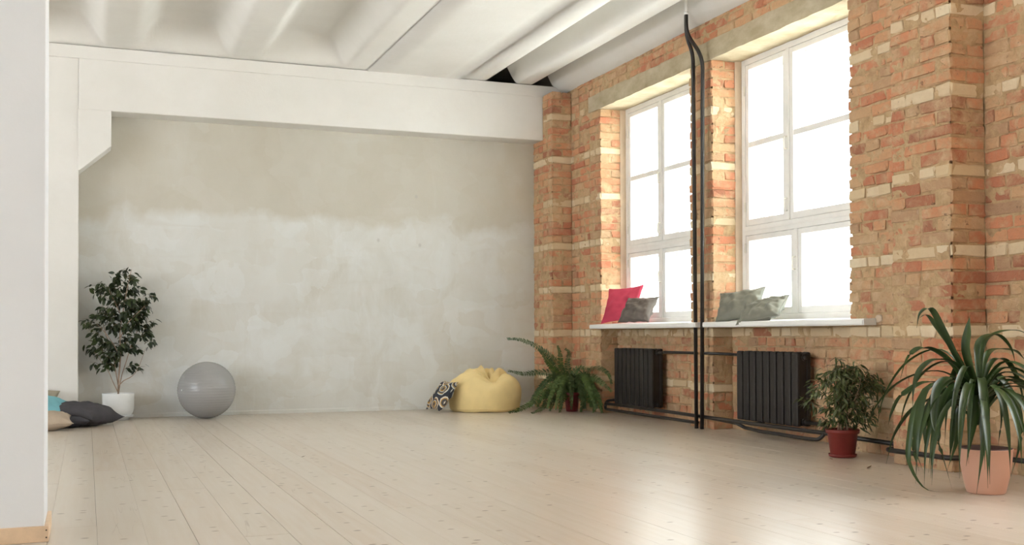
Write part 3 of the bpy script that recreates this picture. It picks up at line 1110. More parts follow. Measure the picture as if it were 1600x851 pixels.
# ---- pillows
def pillow_mesh(w, h, t, seed, wr=0.010, pinch=0.10, n=30, sag=0.0, pole=2.2):
    r = random.Random(seed)
    ox = r.uniform(0, 50)
    V, Fc = [], []
    idx = {}
    for side in (1, -1):
        for j in range(n + 1):
            for i in range(n + 1):
                u, v = -1 + 2 * i / n, -1 + 2 * j / n
                border = i in (0, n) or j in (0, n)
                if border and side < 0:
                    continue
                au, av = abs(u), abs(v)
                px = u * w / 2 * (1 - pinch * (1 - v * v) * au ** 3)
                py = v * h / 2 * (1 - pinch * (1 - u * u) * av ** 3)
                th = t / 2 * max(0.0, (1 - au ** pole) * (1 - av ** pole)) ** 0.5
                q = Vector((u * 2.1 + ox, v * 2.1, side * 3.0))
                k = min(1.0, 6 * (1 - max(au, av)))
                # folds radiating from the corners plus soft dents
                ang = math.atan2(1 - av, 1 - au)
                fold = math.sin(ang * 9 + ox + u * 2) * (max(au, av) ** 2) * 0.8
                th += k * (wr * noise.noise(q * 1.3) * 1.6 + wr * 0.6 * fold * min(1, 3 * (1 - max(au, av))) + wr * 0.4 * noise.noise(q * 3.7))
                th = max(th, 0.003 if not border else 0.0)
                py2 = py - sag * (1 - u * u) * max(0, v) ** 2
                idx[(side, i, j)] = len(V)
                V.append((px, py2, side * th + (0.006 * noise.noise(Vector((u * 3 + ox, v * 3, 9))))))
    def g(s, i, j):
        if i in (0, n) or j in (0, n): s = 1
        return idx[(s, i, j)]
    for j in range(n):
        for i in range(n):
            Fc.append((g(1, i, j), g(1, i + 1, j), g(1, i + 1, j + 1), g(1, i, j + 1)))
            Fc.append((g(-1, i, j), g(-1, i, j + 1), g(-1, i + 1, j + 1), g(-1, i + 1, j)))
    return V, Fc, [(-w / 2, -h / 2), (w / 2, -h / 2), (w / 2, h / 2), (-w / 2, h / 2)]


def pillow(name, label, cat, mat, w, h, t, centre, right, up, seed, group=None, wr=0.010, sag=0.0, pinch=0.10):
    right = Vector(right).normalized()
    up = Vector(up)
    up = (up - right * up.dot(right)).normalized()
    nrm = right.cross(up)
    root = tag(empty(name, centre), label, cat, group)
    V, Fc, _ = pillow_mesh(w, h, t, seed, wr, pinch, sag=sag)
    Mx = Matrix((right, up, nrm)).transposed()
    o = mesh_obj('cover', V, Fc, mat, root, True)
    o.rotation_euler = Mx.to_euler()
    # seam around the edge
    n = 30
    pts = []
    ring_i = [(i, 0) for i in range(n)] + [(n, j) for j in range(n)] + [(i, n) for i in range(n, 0, -1)] + [(0, j) for j in range(n, 0, -1)]
    for i, j in ring_i:
        pts.append(Vector(V[j * (n + 1) + i]))
    pts.append(pts[0])
    SV, SF = tube_geo(pts, 0.0028, 5)
    s = mesh_obj('seam', SV, SF, mat, root, True)
    s.rotation_euler = Mx.to_euler()
    return root


sg = 'cushions on the window sills'
pillow('cushion', 'raspberry red cushion leaning in the corner of the farther window', 'cushion', M['f_red'], 0.44, 0.40, 0.11,
       (5.075, 9.885, 1.118), (0.20, -0.42, 0.03), (0.14, 0.10, 0.36), 3, sg)
pillow('cushion', 'dark grey cushion leaning on the red one', 'cushion', M['f_grey'], 0.42, 0.29, 0.13,
       (5.05, 9.49, 1.055), (0.13, -0.40, 0.0), (0.16, 0.02, 0.26), 5, sg, 0.018)
pillow('cushion', 'sage grey cushion leaning upright in the corner of the nearer window', 'cushion', M['f_sage'], 0.42, 0.30, 0.13,
       (5.075, 7.745, 1.055), (0.22, -0.38, 0.05), (0.12, 0.10, 0.25), 8, sg, 0.018)
pillow('cushion', 'sage grey cushion slumped lowest on the sill before its twin', 'cushion', M['f_sage'], 0.42, 0.26, 0.13,
       (5.01, 7.32, 1.005), (0.12, -0.38, 0.07), (0.20, -0.05, 0.17), 12, sg, 0.022)
lg = 'cushions piled by the white column'
pillow('floor_cushion', 'slate grey floor cushion lying lowest under the charcoal one', 'cushion', M['f_dark2'], 0.50, 0.42, 0.12,
       (-0.17, 10.52, 0.062), (1, -0.25, 0.0), (0.25, 1, 0.0), 21, lg, 0.006)
pillow('floor_cushion', 'charcoal floor cushion with a pointed corner beside the white pot', 'cushion', M['f_dark'], 0.50, 0.48, 0.20,
       (-0.015, 10.60, 0.112), (0.80, -0.60, -0.16), (0.60, 0.78, -0.02), 22, lg, 0.012)
pillow('floor_cushion', 'sand beige floor cushion in front of the dark pile', 'cushion', M['f_beige'], 0.44, 0.40, 0.155,
       (-0.335, 10.20, 0.083), (1, 0.06, 0.02), (-0.1, 0.95, 0.10), 23, lg, 0.008)
pillow('floor_cushion', 'light teal cushion peeking out above the beige one', 'cushion', M['f_teal'], 0.40, 0.36, 0.12,
       (-0.38, 10.56, 0.19), (0.95, -0.1, -0.22), (0.15, 0.8, 0.35), 24, lg, 0.008)
pillow('floor_cushion', 'khaki cushion standing topmost behind the teal one', 'cushion', M['f_olive'], 0.40, 0.36, 0.12,
       (-0.46, 10.88, 0.195), (0.95, -0.05, -0.18), (0.1, 0.45, 0.6), 25, lg, 0.008)
pillow('patterned_cushion', 'black and ochre ring-patterned cushion leaning against the bean bag', 'cushion', M['f_ring'], 0.36, 0.36, 0.13,
       (3.475, 10.90, 0.175), (0.10, -1.0, 0.0), (0.56, 0.10, 0.80), 31)


# ---- bean bag
def bean_bag():
    root = tag(empty('bean_bag', (3.985, 10.985, 0)), 'soft yellow bean bag chair with a creased top', 'bean bag')
    V, Fc = [], []
    NU, NV = 120, 70
    RX, RY, H = 0.395, 0.375, 0.445
    for j in range(NV + 1):
        t = j / NV                      # 0 bottom centre .. 1 top centre
        for i in range(NU):
            th = 2 * PI * i / NU
            cx, sy = math.cos(th), math.sin(th)
            # side profile: flat base, full belly, rounded shoulder
            if t < 0.22:
                rad, zz = 0.90 * (t / 0.22), 0.002
            else:
                a = PI * (t - 0.22) / 0.78
                z_ = (1 - math.cos(a)) / 2
                q = 2 * z_ - 0.84
                rad = max(0.0, 1 - abs(q / 1.16) ** (2.6 if q > 0 else 3.2)) ** 0.5 if q > 0 else 0.90 + 0.10 * (1 - (q / 0.84) ** 2) ** 0.5
                zz = 0.002 + H * z_
            z = zz / H
            x, y = RX * rad * cx, RY * rad * sy
            # crumpled top: hollow towards the front, raised flap at the back
            top = sm((t - 0.52) / 0.38)
            px, py = x / RX, y / RY
            hollow = math.exp(-((px + 0.02) ** 2 / 0.10 + (py + 0.52) ** 2 / 0.16))
            zz -= top * 0.115 * hollow
            # creases running from the hollow
            for (ang, wd, dp) in ((2.55, 0.06, 0.060), (0.70, 0.06, 0.062), (1.50, 0.035, 0.05), (1.10, 0.04, 0.035), (2.05, 0.045, 0.04)):
                dx, dy = math.cos(ang), math.sin(ang)
                qx, qy = px - 0.0, py + 0.55
                al, pe = qx * dx + qy * dy, -qx * dy + qy * dx
                if al > -0.1:
                    zz -= top * dp * math.exp(-(pe / wd) ** 2) * sm((al + 0.1) / 0.25) * (1 - sm((al - 0.75) / 0.5))
                    zz += top * dp * 0.55 * math.exp(-((pe - 2.0 * wd) / wd) ** 2) * sm((al + 0.1) / 0.25) * (1 - sm((al - 0.8) / 0.5))
            zz += top * 0.022 * sm((py + 0.1) / 0.5) * math.cos(px * 4.0)
            nz = noise.noise(Vector((px * 2.2, py * 2.2, z * 2.4))) * 0.016 + noise.noise(Vector((px * 6, py * 6, z * 6))) * 0.005
            k = 1 + nz * 1.6 * sm(t / 0.2)
            # long seams dimple the belly a little
            seam = abs(math.sin(th * 3 + 0.4)) ** 0.35
            k *= 0.985 + 0.015 * seam
            V.append((x * k, y * k, max(0.002, zz + (nz * 0.9 if t > 0.2 else 0))))
    for j in range(NV):
        for i in range(NU):
            i2 = (i + 1) % NU
            Fc.append((j * NU + i, j * NU + i2, (j + 1) * NU + i2, (j + 1) * NU + i))
    mesh_obj('cover', V, Fc, M['bean'], root, True)
    # stitched base seam
    pts = [(RX * 0.965 * math.cos(2 * PI * k / 60), RY * 0.965 * math.sin(2 * PI * k / 60), 0.035 + 0.006 * math.sin(k * 0.5)) for k in range(61)]
    SV, SF = tube_geo(pts, 0.004, 6)
    mesh_obj('seam', SV, SF, M['bean'], root, True)


bean_bag()


# ---- plants
def leaf_shape(L, W, fold=0.25, curl=0.12, segs=4):
    """pointed oval leaf along +x, folded along the midrib"""
    V, Fc = [], []
    for k in range(segs + 1):
        t = k / segs
        w = W / 2 * math.sin(PI * min(1, t * 0.97 + 0.03)) ** 0.8 * (1 - 0.35 * t)
        if k == segs: w = 0.0005
        z = -curl * L * t * t
        V += [(L * t, -w, z + w * fold), (L * t, 0, z), (L * t, w, z + w * fold)]
    for k in range(segs):
        a = 3 * k
        Fc += [(a, a + 3, a + 4, a + 1), (a + 1, a + 4, a + 5, a + 2)]
    return V, Fc


def leaf_matrix(p, d, rollv, s=1.0):
    d = Vector(d).normalized()
    side = d.cross(Vector((0, 0, 1)))
    side = side.normalized() if side.length > 1e-3 else Vector((1, 0, 0))
    up = side.cross(d)
    side2 = side * math.cos(rollv) + up * math.sin(rollv)
    up2 = d.cross(-side2) * -1
    up2 = side2.cross(d)
    Mx = Matrix((d * s, -side2 * s, up2 * s)).transposed().to_4x4()
    Mx.translation = p
    return Mx


def foliage(root, clusters, cy, ry, count, L, W, mat, seed, single, stem_base, twig_mat, ymax=None, droop=0.7, xmin=None, rl=(0.75, 1.15), xmax=None):
    r = random.Random(seed)
    V0, F0 = leaf_shape(L, W)
    me = None
    origin = root.location
    tot = sum(c[2] * c[3] for c in clusters)
    leaves = []
    twigs = []
    for (x, z, rx, rz) in clusters:
        n = max(4, int(count * rx * rz / tot))
        per = 7
        for q in range(max(1, n // per)):
            # a twig inside the cluster with leaves hanging from it
            while True:
                a, b, c = r.uniform(-1, 1), r.uniform(-1, 1), r.uniform(-1, 1)
                if a * a + b * b + c * c < 1: break
            e = Vector((x + a * rx, cy + b * ry, z + c * rz))
            out = Vector((e.x - stem_base.x, e.y - stem_base.y, 0.0))
            out = out.normalized() if out.length > 0.01 else Vector((1, 0, 0))
            st = e - out * 0.09 - Vector((0, 0, 0.05 * r.uniform(0.2, 1)))
            tw = [st, (st + e) / 2 + Vector((0, 0, 0.015)), e]
            twigs.append(tw)
            for k in range(per):
                t = r.uniform(0.1, 1.0)
                p = st.lerp(e, t) + Vector((r.gauss(0, .012), r.gauss(0, .012), r.gauss(0, .012)))
                d = out * r.uniform(0.1, 1.0) + Vector((r.gauss(0, .6), r.gauss(0, .6), -droop + r.gauss(0, .45)))
                if ymax is not None: p.y = min(p.y, ymax)
                if xmin is not None: p.x = max(p.x, xmin)
                if xmax is not None: p.x = min(p.x, xmax)
                leaves.append((p - origin, d, r.gauss(0, 0.7), r.uniform(*rl)))
    # leaves nearest the viewer are separate pieces, the rest is one mass
    leaves.sort(key=lambda l: l[0].y + 0.3 * l[0].x)
    if single:
        me = bpy.data.meshes.new('leaf')
        me.from_pydata(V0, [], F0)
        me.materials.append(mat)
        me.polygons.foreach_set('use_smooth', [True] * len(me.polygons))
        for p, d, ro, s in leaves[:single]:
            o = bpy.data.objects.new('leaf', me)
            o.matrix_local = leaf_matrix(p, d, ro, s)
            link(o, root)
    V, Fc = [], []
    for p, d, ro, s in leaves[single:]:
        Mx = leaf_matrix(p, d, ro, s)
        b = len(V)
        V += [Mx @ Vector(v) for v in V0]
        Fc += [tuple(b + i for i in f) for f in F0]
    o = mesh_obj('foliage', V, Fc, mat, root, True)
    o['kind'] = 'stuff'
    TV, TF = [], []
    for tw in twigs:
        pts = []
        for p in tw:
            p = p.copy()
            if ymax is not None: p.y = min(p.y, ymax)
            pts.append(p - origin)
        v, f = tube_geo(pts, [0.0022, 0.0018, 0.001], 4)
        b = len(TV)
        TV += v
        TF += [tuple(b + i for i in q) for q in f]
    o = mesh_obj('twigs', TV, TF, twig_mat, root, True)
    o['kind'] = 'stuff'
    return twigs


def soil_disc(root, r, z):
    prof = [(0.0, z + 0.006), (r * 0.5, z + 0.008), (r * 0.85, z + 0.003), (r, z)]
    return lathe('soil', prof[::-1], M['soil'], root, 28)


# potted ficus tree by the column
DRAC={
 'a': [(4.186, 4.3, 0.569), (4.09, 4.286, 0.688), (4.0, 4.276, 0.817), (3.912, 4.267, 0.931), (3.832, 4.258, 0.916), (3.802, 4.25, 0.842)],
 'b': [(4.169, 4.3, 0.583), (4.103, 4.316, 0.713), (4.0, 4.329, 0.843), (3.946, 4.34, 0.905), (3.9, 4.35, 0.888)],
 'c': [(4.202, 4.3, 0.582), (4.162, 4.3, 0.713), (4.172, 4.3, 0.83), (4.189, 4.3, 0.908)],
 'd': [(4.211, 4.3, 0.595), (4.243, 4.314, 0.712), (4.296, 4.324, 0.79), (4.408, 4.333, 0.803), (4.503, 4.342, 0.736), (4.546, 4.35, 0.641)],
 'e': [(4.185, 4.3, 0.556), (4.077, 4.272, 0.649), (3.928, 4.252, 0.684), (3.815, 4.234, 0.641), (3.752, 4.216, 0.556), (3.728, 4.2, 0.433)],
 'f': [(4.169, 4.3, 0.544), (4.096, 4.328, 0.661), (3.984, 4.348, 0.733), (3.903, 4.366, 0.733), (3.853, 4.384, 0.675), (3.821, 4.4, 0.559)],
 'g': [(4.202, 4.3, 0.556), (4.063, 4.259, 0.586), (3.92, 4.228, 0.564), (3.862, 4.2, 0.467), (3.837, 4.175, 0.357), (3.853, 4.15, 0.309)],
 'h': [(4.202, 4.3, 0.543), (4.109, 4.272, 0.533), (3.99, 4.252, 0.473), (3.907, 4.234, 0.35), (3.938, 4.216, 0.187), (3.969, 4.2, 0.049)],
 'i': [(4.202, 4.3, 0.556), (4.145, 4.234, 0.496), (4.096, 4.185, 0.398), (4.028, 4.141, 0.291), (3.963, 4.1, 0.173)],
 'j': [(4.235, 4.3, 0.516), (4.19, 4.221, 0.495), (4.139, 4.162, 0.373), (4.077, 4.109, 0.254), (3.986, 4.06, 0.042)],
 'k': [(4.236, 4.3, 0.555), (4.321, 4.267, 0.568), (4.381, 4.242, 0.529), (4.425, 4.22, 0.412), (4.41, 4.2, 0.258), (4.328, 4.18, 0.096)],
 'l': [(4.219, 4.3, 0.569), (4.355, 4.333, 0.657), (4.484, 4.357, 0.669), (4.594, 4.379, 0.559), (4.658, 4.4, 0.407)],
 'm': [(4.202, 4.3, 0.556), (4.321, 4.284, 0.581), (4.35, 4.271, 0.463), (4.346, 4.26, 0.359), (4.317, 4.25, 0.244)],
 'n': [(4.185, 4.3, 0.543), (3.96, 4.288, 0.567), (3.822, 4.279, 0.45), (3.774, 4.271, 0.301), (3.767, 4.264, 0.177), (3.862, 4.257, 0.047), (4.049, 4.25, 0.025)],
 'o': [(4.185, 4.3, 0.543), (3.908, 4.267, 0.55), (3.805, 4.243, 0.403), (3.768, 4.221, 0.256), (3.795, 4.2, 0.133)],
 'p': [(4.185, 4.3, 0.53), (4.081, 4.279, 0.418), (4.032, 4.264, 0.292), (4.002, 4.25, 0.18)],
 'q': [(4.228, 4.3, 0.582), (4.311, 4.34, 0.75), (4.445, 4.369, 0.816), (4.596, 4.395, 0.829), (4.729, 4.42, 0.802)],
 'r': [(4.185, 4.3, 0.556), (3.984, 4.349, 0.568), (3.837, 4.386, 0.508), (3.793, 4.419, 0.417), (3.794, 4.45, 0.35)],
 's': [(4.236, 4.3, 0.568), (4.415, 4.342, 0.617), (4.551, 4.372, 0.627), (4.688, 4.4, 0.611)],
 't': [(4.185, 4.3, 0.53), (4.051, 4.316, 0.442), (3.898, 4.329, 0.343), (3.858, 4.34, 0.241), (3.899, 4.35, 0.123)],
 'u': [(4.202, 4.3, 0.582), (4.368, 4.362, 0.71), (4.59, 4.408, 0.721), (4.723, 4.45, 0.664)],
 'v': [(4.185, 4.3, 0.556), (4.051, 4.316, 0.519), (3.931, 4.329, 0.432), (3.932, 4.34, 0.289), (3.948, 4.35, 0.211)],
 'w': [(4.21, 4.3, 0.543), (4.07, 4.25, 0.433), (4.017, 4.213, 0.297), (3.919, 4.18, 0.142)],
}
FERN={
 'a': [(4.74, 10.5, 0.304), (4.568, 10.462, 0.546), (4.365, 10.425, 0.689), (4.165, 10.388, 0.761), (3.993, 10.35, 0.774)],
 'b': [(4.793, 10.5, 0.303), (4.756, 10.533, 0.494), (4.789, 10.567, 0.621), (4.76, 10.6, 0.661)],
 'c': [(4.775, 10.5, 0.304), (4.693, 10.55, 0.463), (4.699, 10.6, 0.605), (4.695, 10.65, 0.701)],
 'd': [(4.828, 10.5, 0.303), (4.9, 10.391, 0.417), (4.88, 10.059, 0.473), (4.86, 9.778, 0.421), (4.84, 9.656, 0.321)],
 'e': [(4.828, 10.5, 0.287), (4.9, 10.281, 0.373), (4.88, 9.922, 0.31), (4.86, 9.696, 0.245)],
 'f': [(4.74, 10.5, 0.272), (4.54, 10.438, 0.405), (4.343, 10.375, 0.425), (4.167, 10.312, 0.415), (3.961, 10.25, 0.45)],
 'g': [(4.74, 10.5, 0.241), (4.5, 10.425, 0.218), (4.281, 10.35, 0.118), (4.085, 10.275, 0.05), (3.949, 10.2, 0.029)],
 'h': [(4.757, 10.5, 0.208), (4.547, 10.417, 0.154), (4.375, 10.333, 0.054), (4.223, 10.25, 0.012)],
 'i': [(4.775, 10.5, 0.208), (4.614, 10.375, 0.123), (4.541, 10.25, 0.012)],
 'j': [(4.827, 10.5, 0.223), (4.857, 10.375, 0.149), (4.78, 10.25, 0.012)],
 'k': [(4.845, 10.5, 0.254), (4.9, 10.282, 0.216), (4.88, 10.028, 0.105), (4.86, 9.918, 0.021)],
 'l': [(4.757, 10.5, 0.24), (4.589, 10.433, 0.31), (4.424, 10.367, 0.253), (4.278, 10.3, 0.167)],
 'm': [(4.827, 10.5, 0.239), (4.9, 10.355, 0.291), (4.88, 10.097, 0.225), (4.86, 9.917, 0.097)],
 'n': [(4.758, 10.5, 0.272), (4.619, 10.5, 0.417), (4.482, 10.5, 0.577), (4.413, 10.5, 0.657)],
 'o': [(4.793, 10.5, 0.271), (4.795, 10.467, 0.4), (4.85, 10.433, 0.464), (4.86, 10.196, 0.454)],
 'p': [(4.757, 10.5, 0.224), (4.569, 10.467, 0.246), (4.418, 10.433, 0.156), (4.353, 10.4, 0.066)],
 'q': [(4.775, 10.5, 0.224), (4.631, 10.45, 0.213), (4.523, 10.4, 0.093), (4.467, 10.35, 0.019)],
 'r': [(4.74, 10.5, 0.241), (4.668, 10.533, 0.352), (4.579, 10.567, 0.464), (4.524, 10.6, 0.543)],
 's': [(4.827, 10.5, 0.207), (4.9, 10.356, 0.149), (4.88, 10.134, 0.037), (4.86, 10.146, 0.012)],
}
FIC= [(0.371, 1.335, 0.217, 0.137), (0.168, 1.24, 0.174, 0.124), (0.518, 1.182, 0.137, 0.174), (0.313, 1.087, 0.28, 0.174), (0.082, 0.932, 0.155, 0.112), (0.46, 0.932, 0.186, 0.155), (0.256, 0.778, 0.248, 0.137), (0.083, 0.748, 0.137, 0.112), (0.549, 0.745, 0.112, 0.093), (0.227, 0.624, 0.186, 0.112), (0.026, 0.522, 0.093, 0.05), (0.461, 0.497, 0.093, 0.062), (0.536, 1.026, 0.112, 0.155), (0.4, 1.46, 0.05, 0.037)]
WEEP= [(4.622, 0.485, 0.188, 0.159), (4.496, 0.529, 0.126, 0.105), (4.751, 0.524, 0.134, 0.117), (4.598, 0.61, 0.126, 0.075), (4.421, 0.489, 0.092, 0.075), (4.828, 0.439, 0.092, 0.117), (4.545, 0.341, 0.146, 0.117), (4.698, 0.316, 0.146, 0.105), (4.881, 0.48, 0.063, 0.084), (4.395, 0.366, 0.05, 0.063), (4.494, 0.26, 0.063, 0.05)]
pt = Vector((0.285, 11.17, 0))
fic = tag(empty('potted_ficus_tree', pt), 'tall leafy ficus tree in a white pot beside the white column', 'potted plant')
lathe('pot', [(0.0, 0.047), (0.112, 0.047), (0.128, 0.060), (0.140, 0.085), (0.145, 0.12), (0.147, 0.245), (0.149, 0.258), (0.141, 0.258), (0.139, 0.24), (0.136, 0.20), (0.0, 0.20)], M['white_pot'], fic, 44)
lathe('saucer', [(0.0, 0.0), (0.098, 0.0), (0.102, 0.02), (0.135, 0.03), (0.143, 0.046), (0.0, 0.046)], M['white_pot'], fic, 44)
soil_disc(fic, 0.137, 0.236)
tw = foliage(fic, FIC, pt.y + 0.0, 0.17, 1150, 0.068, 0.038, M['ficus'], 5, 300, pt + Vector((0, 0, 0.3)), M['twig'], ymax=YB - 0.03, xmin=-0.03)
rt = random.Random(9)
main = [(0, 0, 0.23), (0.004, 0.01, 0.40), (0.02, 0.0, 0.62), (0.015, -0.01, 0.85), (0.05, 0.0, 1.1), (0.09, 0.0, 1.33), (0.12, 0, 1.46)]
p_ = catmull(main, 24)
V, Fc = tube_geo(p_, [0.0085 * (1 - 0.75 * k / 24) for k in range(25)], 8)
mesh_obj('trunk', V, Fc, M['bark'], fic, True)
for pts in ([(0.002, 0, 0.26), (-0.045, -0.02, 0.36), (-0.09, -0.02, 0.47), (-0.15, 0.0, 0.56), (-0.22, 0, 0.66)],
            [(0.004, 0, 0.33), (0.05, -0.03, 0.38), (0.12, -0.04, 0.42), (0.18, -0.05, 0.50), (0.25, -0.05, 0.70)],
            [(0.004, 0, 0.27), (0.03, 0.03, 0.42), (0.07, 0.05, 0.55), (0.13, 0.06, 0.75), (0.22, 0.06, 0.98), (0.24, 0.05, 1.18)],
            [(0.004, 0, 0.30), (-0.02, 0.03, 0.45), (-0.05, 0.05, 0.65), (-0.12, 0.06, 0.85), (-0.15, 0.05, 1.05), (-0.12, 0.0, 1.25)],
            [(0.018, 0, 0.60), (-0.04, -0.06, 0.72), (-0.12, -0.1, 0.84), (-0.2, -0.1, 0.93)],
            [(0.02, 0, 0.80), (0.08, -0.06, 0.93), (0.16, -0.1, 1.02), (0.24, -0.1, 1.1)],
            [(0.03, 0, 1.0), (-0.04, -0.05, 1.15), (-0.1, -0.08, 1.27)]):
    q = catmull(pts, 14)
    V, Fc = tube_geo(q, [0.0052 * (1 - 0.7 * k / 14) for k in range(15)], 7)
    mesh_obj('branch', V, Fc, M['bark'], fic, True)

# weeping fig in the red pot
pt = Vector((4.655, 5.90, 0))
wf_ = tag(empty('potted_weeping_fig', pt), 'bushy small-leaved weeping fig in a red pot beside the nearer radiator', 'potted plant')
lathe('pot', [(0.0, 0.012), (0.075, 0.012), (0.079, 0.02), (0.097, 0.155), (0.108, 0.158), (0.110, 0.182), (0.104, 0.186), (0.098, 0.182), (0.094, 0.15), (0.0, 0.15)], M['red_pot'], wf_, 44)
lathe('saucer', [(0.0, 0.0), (0.078, 0.0), (0.088, 0.006), (0.092, 0.022), (0.088, 0.022), (0.084, 0.010), (0.0, 0.010)], M['red_pot'], wf_, 44)
soil_disc(wf_, 0.096, 0.166)
WEEP2 = [(x + 0.045, z, a, b) for x, z, a, b in WEEP]
foliage(wf_, WEEP2, pt.y - 0.03, 0.20, 1500, 0.058, 0.017, M['weep'], 14, 300, pt + Vector((0, 0, 0.3)), M['twig'], droop=0.75, rl=(0.7, 1.2), xmax=4.915)
rt = random.Random(4)
for k in range(9):
    a = rt.uniform(0, 2 * PI)
    b = Vector((0.035 * math.cos(a), 0.035 * math.sin(a), 0.165))
    e = Vector((0.17 * math.cos(a) + rt.gauss(0, .03), 0.13 * math.sin(a), rt.uniform(0.45, 0.66)))
    q = catmull([b, b + Vector((rt.gauss(0, .008), 0, 0.12)), (b + e) / 2 + Vector((rt.gauss(0, .02), rt.gauss(0, .02), 0.06)), e], 12)
    V, Fc = tube_geo(q, [0.0042 * (1 - 0.7 * i / 12) for i in range(13)], 6)
    mesh_obj('stem', V, Fc, M['bark'], wf_, True)


# fern in the corner
def frond(root, pts, width, seed):
    """arching frond: thin rachis with two rows of narrow leaflets"""
    r = random.Random(seed)
    org = root.location
    path = [p - org for p in catmull(pts, 200)]
    V, Fc = tube_geo(path[::8], [0.0026 * (1 - 0.8 * k / 26) for k in range(len(path[::8]))], 4)
    face = Vector((-0.35 + r.uniform(-.25, .25), -0.8, 0.4 + r.uniform(-.2, .3))).normalized()
    acc, total = 0.0, sum((b - a).length for a, b in zip(path, path[1:]))
    run_ = 0.0
    for k in range(6, 200):
        st = (path[k] - path[k - 1]).length
        acc += st
        run_ += st
        if acc < 0.012: continue
        acc = 0.0
        t = run_ / total
        p = path[k]
        tg = (path[k + 1] - path[k - 1]).normalized()
        sd = tg.cross(face)
        sd = sd.normalized() if sd.length > 1e-3 else Vector((1, 0, 0))
        env = min(1.0, t * 5 + 0.25) * max(0.08, 1 - t) ** 0.55
        for s in (-1, 1):
            L = width * env * r.uniform(0.85, 1.15)
            d = (sd * s + tg * 0.35 + Vector((0, 0, -0.10)) + Vector((r.gauss(0, .10), r.gauss(0, .10), r.gauss(0, .10)))).normalized()
            w = (tg + face * r.uniform(-0.4, 0.4)).normalized() * 0.0078
            b = len(V)
            mid = p + d * L * 0.5
            tip = p + d * L + Vector((0, 0, -0.10 * L))
            V += [p - w * 0.6, p + w * 0.6, mid + w, mid - w * 0.8, tip]
            Fc += [(b, b + 1, b + 2, b + 3), (b + 3, b + 2, b + 4)]
    V = [Vector((v.x, v.y, max(v.z, 0.004))) for v in V]
    return mesh_obj('frond', V, Fc, M['fern'], root)


fe = tag(empty('potted_fern', (4.79, 10.50, 0)), 'spreading green fern in a dark red pot in the far brick corner', 'potted plant')
lathe('pot', [(0.0, 0.0), (0.060, 0.0), (0.063, 0.01), (0.078, 0.165), (0.088, 0.168), (0.090, 0.20), (0.084, 0.203), (0.078, 0.19), (0.0, 0.18)], M['dred_pot'], fe, 40)
soil_disc(fe, 0.079, 0.188)
k = 0
for key, pts in FERN.items():
    base = Vector((4.79 + 0.02 * math.sin(k * 2.1), 10.5 + 0.02 * math.cos(k * 2.1), 0.20))
    P = [base] + [Vector(p) for p in pts]
    frond(fe, P, 0.080 if key in 'afg' else 0.068, k)
    k += 1
rt = random.Random(6)
for q in range(18):
    a = rt.uniform(PI * 0.95, PI * 2.05) if q % 3 else rt.uniform(0, 2 * PI)
    L = rt.uniform(0.30, 0.46)
    b = Vector((4.79, 10.5, 0.20))
    lim = lambda p: Vector((min(p.x, 4.94), min(p.y, YQ - 0.05), max(0.03, p.z)))
    d = Vector((math.cos(a), math.sin(a), 0))
    frond(fe, [b, lim(b + d * 0.12 * L / 0.4 + Vector((0, 0, 0.17))), lim(b + d * L * 0.62 + Vector((0, 0, 0.14))), lim(b + d * L * 0.95 + Vector((0, 0, -0.02))), lim(b + d * L * 1.1 + Vector((0, 0, -0.15)))], 0.062, 50 + q)


# strap-leaved plant in the salmon pot
def strap(root, pts, w, seed, n=26):
    r = random.Random(seed)
    org = root.location
    path = [p - org for p in catmull(pts, n)]
    V, Fc = [], []
    ax = r.uniform(-0.5, 0.5)
    last = Vector((0.93, -0.36, 0))
    for k, p in enumerate(path):
        t = k / n
        tg = (path[min(k + 1, n)] - path[max(k - 1, 0)]).normalized()
        sd = tg.cross(Vector((0, 0, 1)))
        if sd.length < 0.25:
            sd = last
        else:
            sd = sd.normalized()
            if k and sd.dot(last) < 0: sd = -sd
        last = sd
        # show the blade towards the room on steep stretches
        face = Vector((0.93, -0.36, 0)) if sd.dot(Vector((0.93, -0.36, 0))) >= 0 else Vector((-0.93, 0.36, 0))
        sd = sd.lerp(face, 0.55 + 0.2 * math.sin(ax * 6)).normalized()
        sd = (sd - tg * sd.dot(tg)).normalized()
        up = sd.cross(tg)
        ww = w / 2 * (0.55 + 0.45 * sm(t / 0.35)) * (1 - sm((t - 0.45) / 0.55) ** 1.4 * 0.97)
        V += [p - sd * ww + up * ww * 0.35, p - sd * ww * 0.45 + up * ww * 0.02, p, p + sd * ww * 0.45 + up * ww * 0.02, p + sd * ww + up * ww * 0.35]
    for k in range(n):
        for i in range(4):
            a = k * 5 + i
            Fc.append((a, a + 1, a + 6, a + 5))
    V = [Vector((v[0], v[1], max(v[2], 0.006))) for v in V]
    return mesh_obj('strap_leaf', V, Fc, M['drac'], root, True)


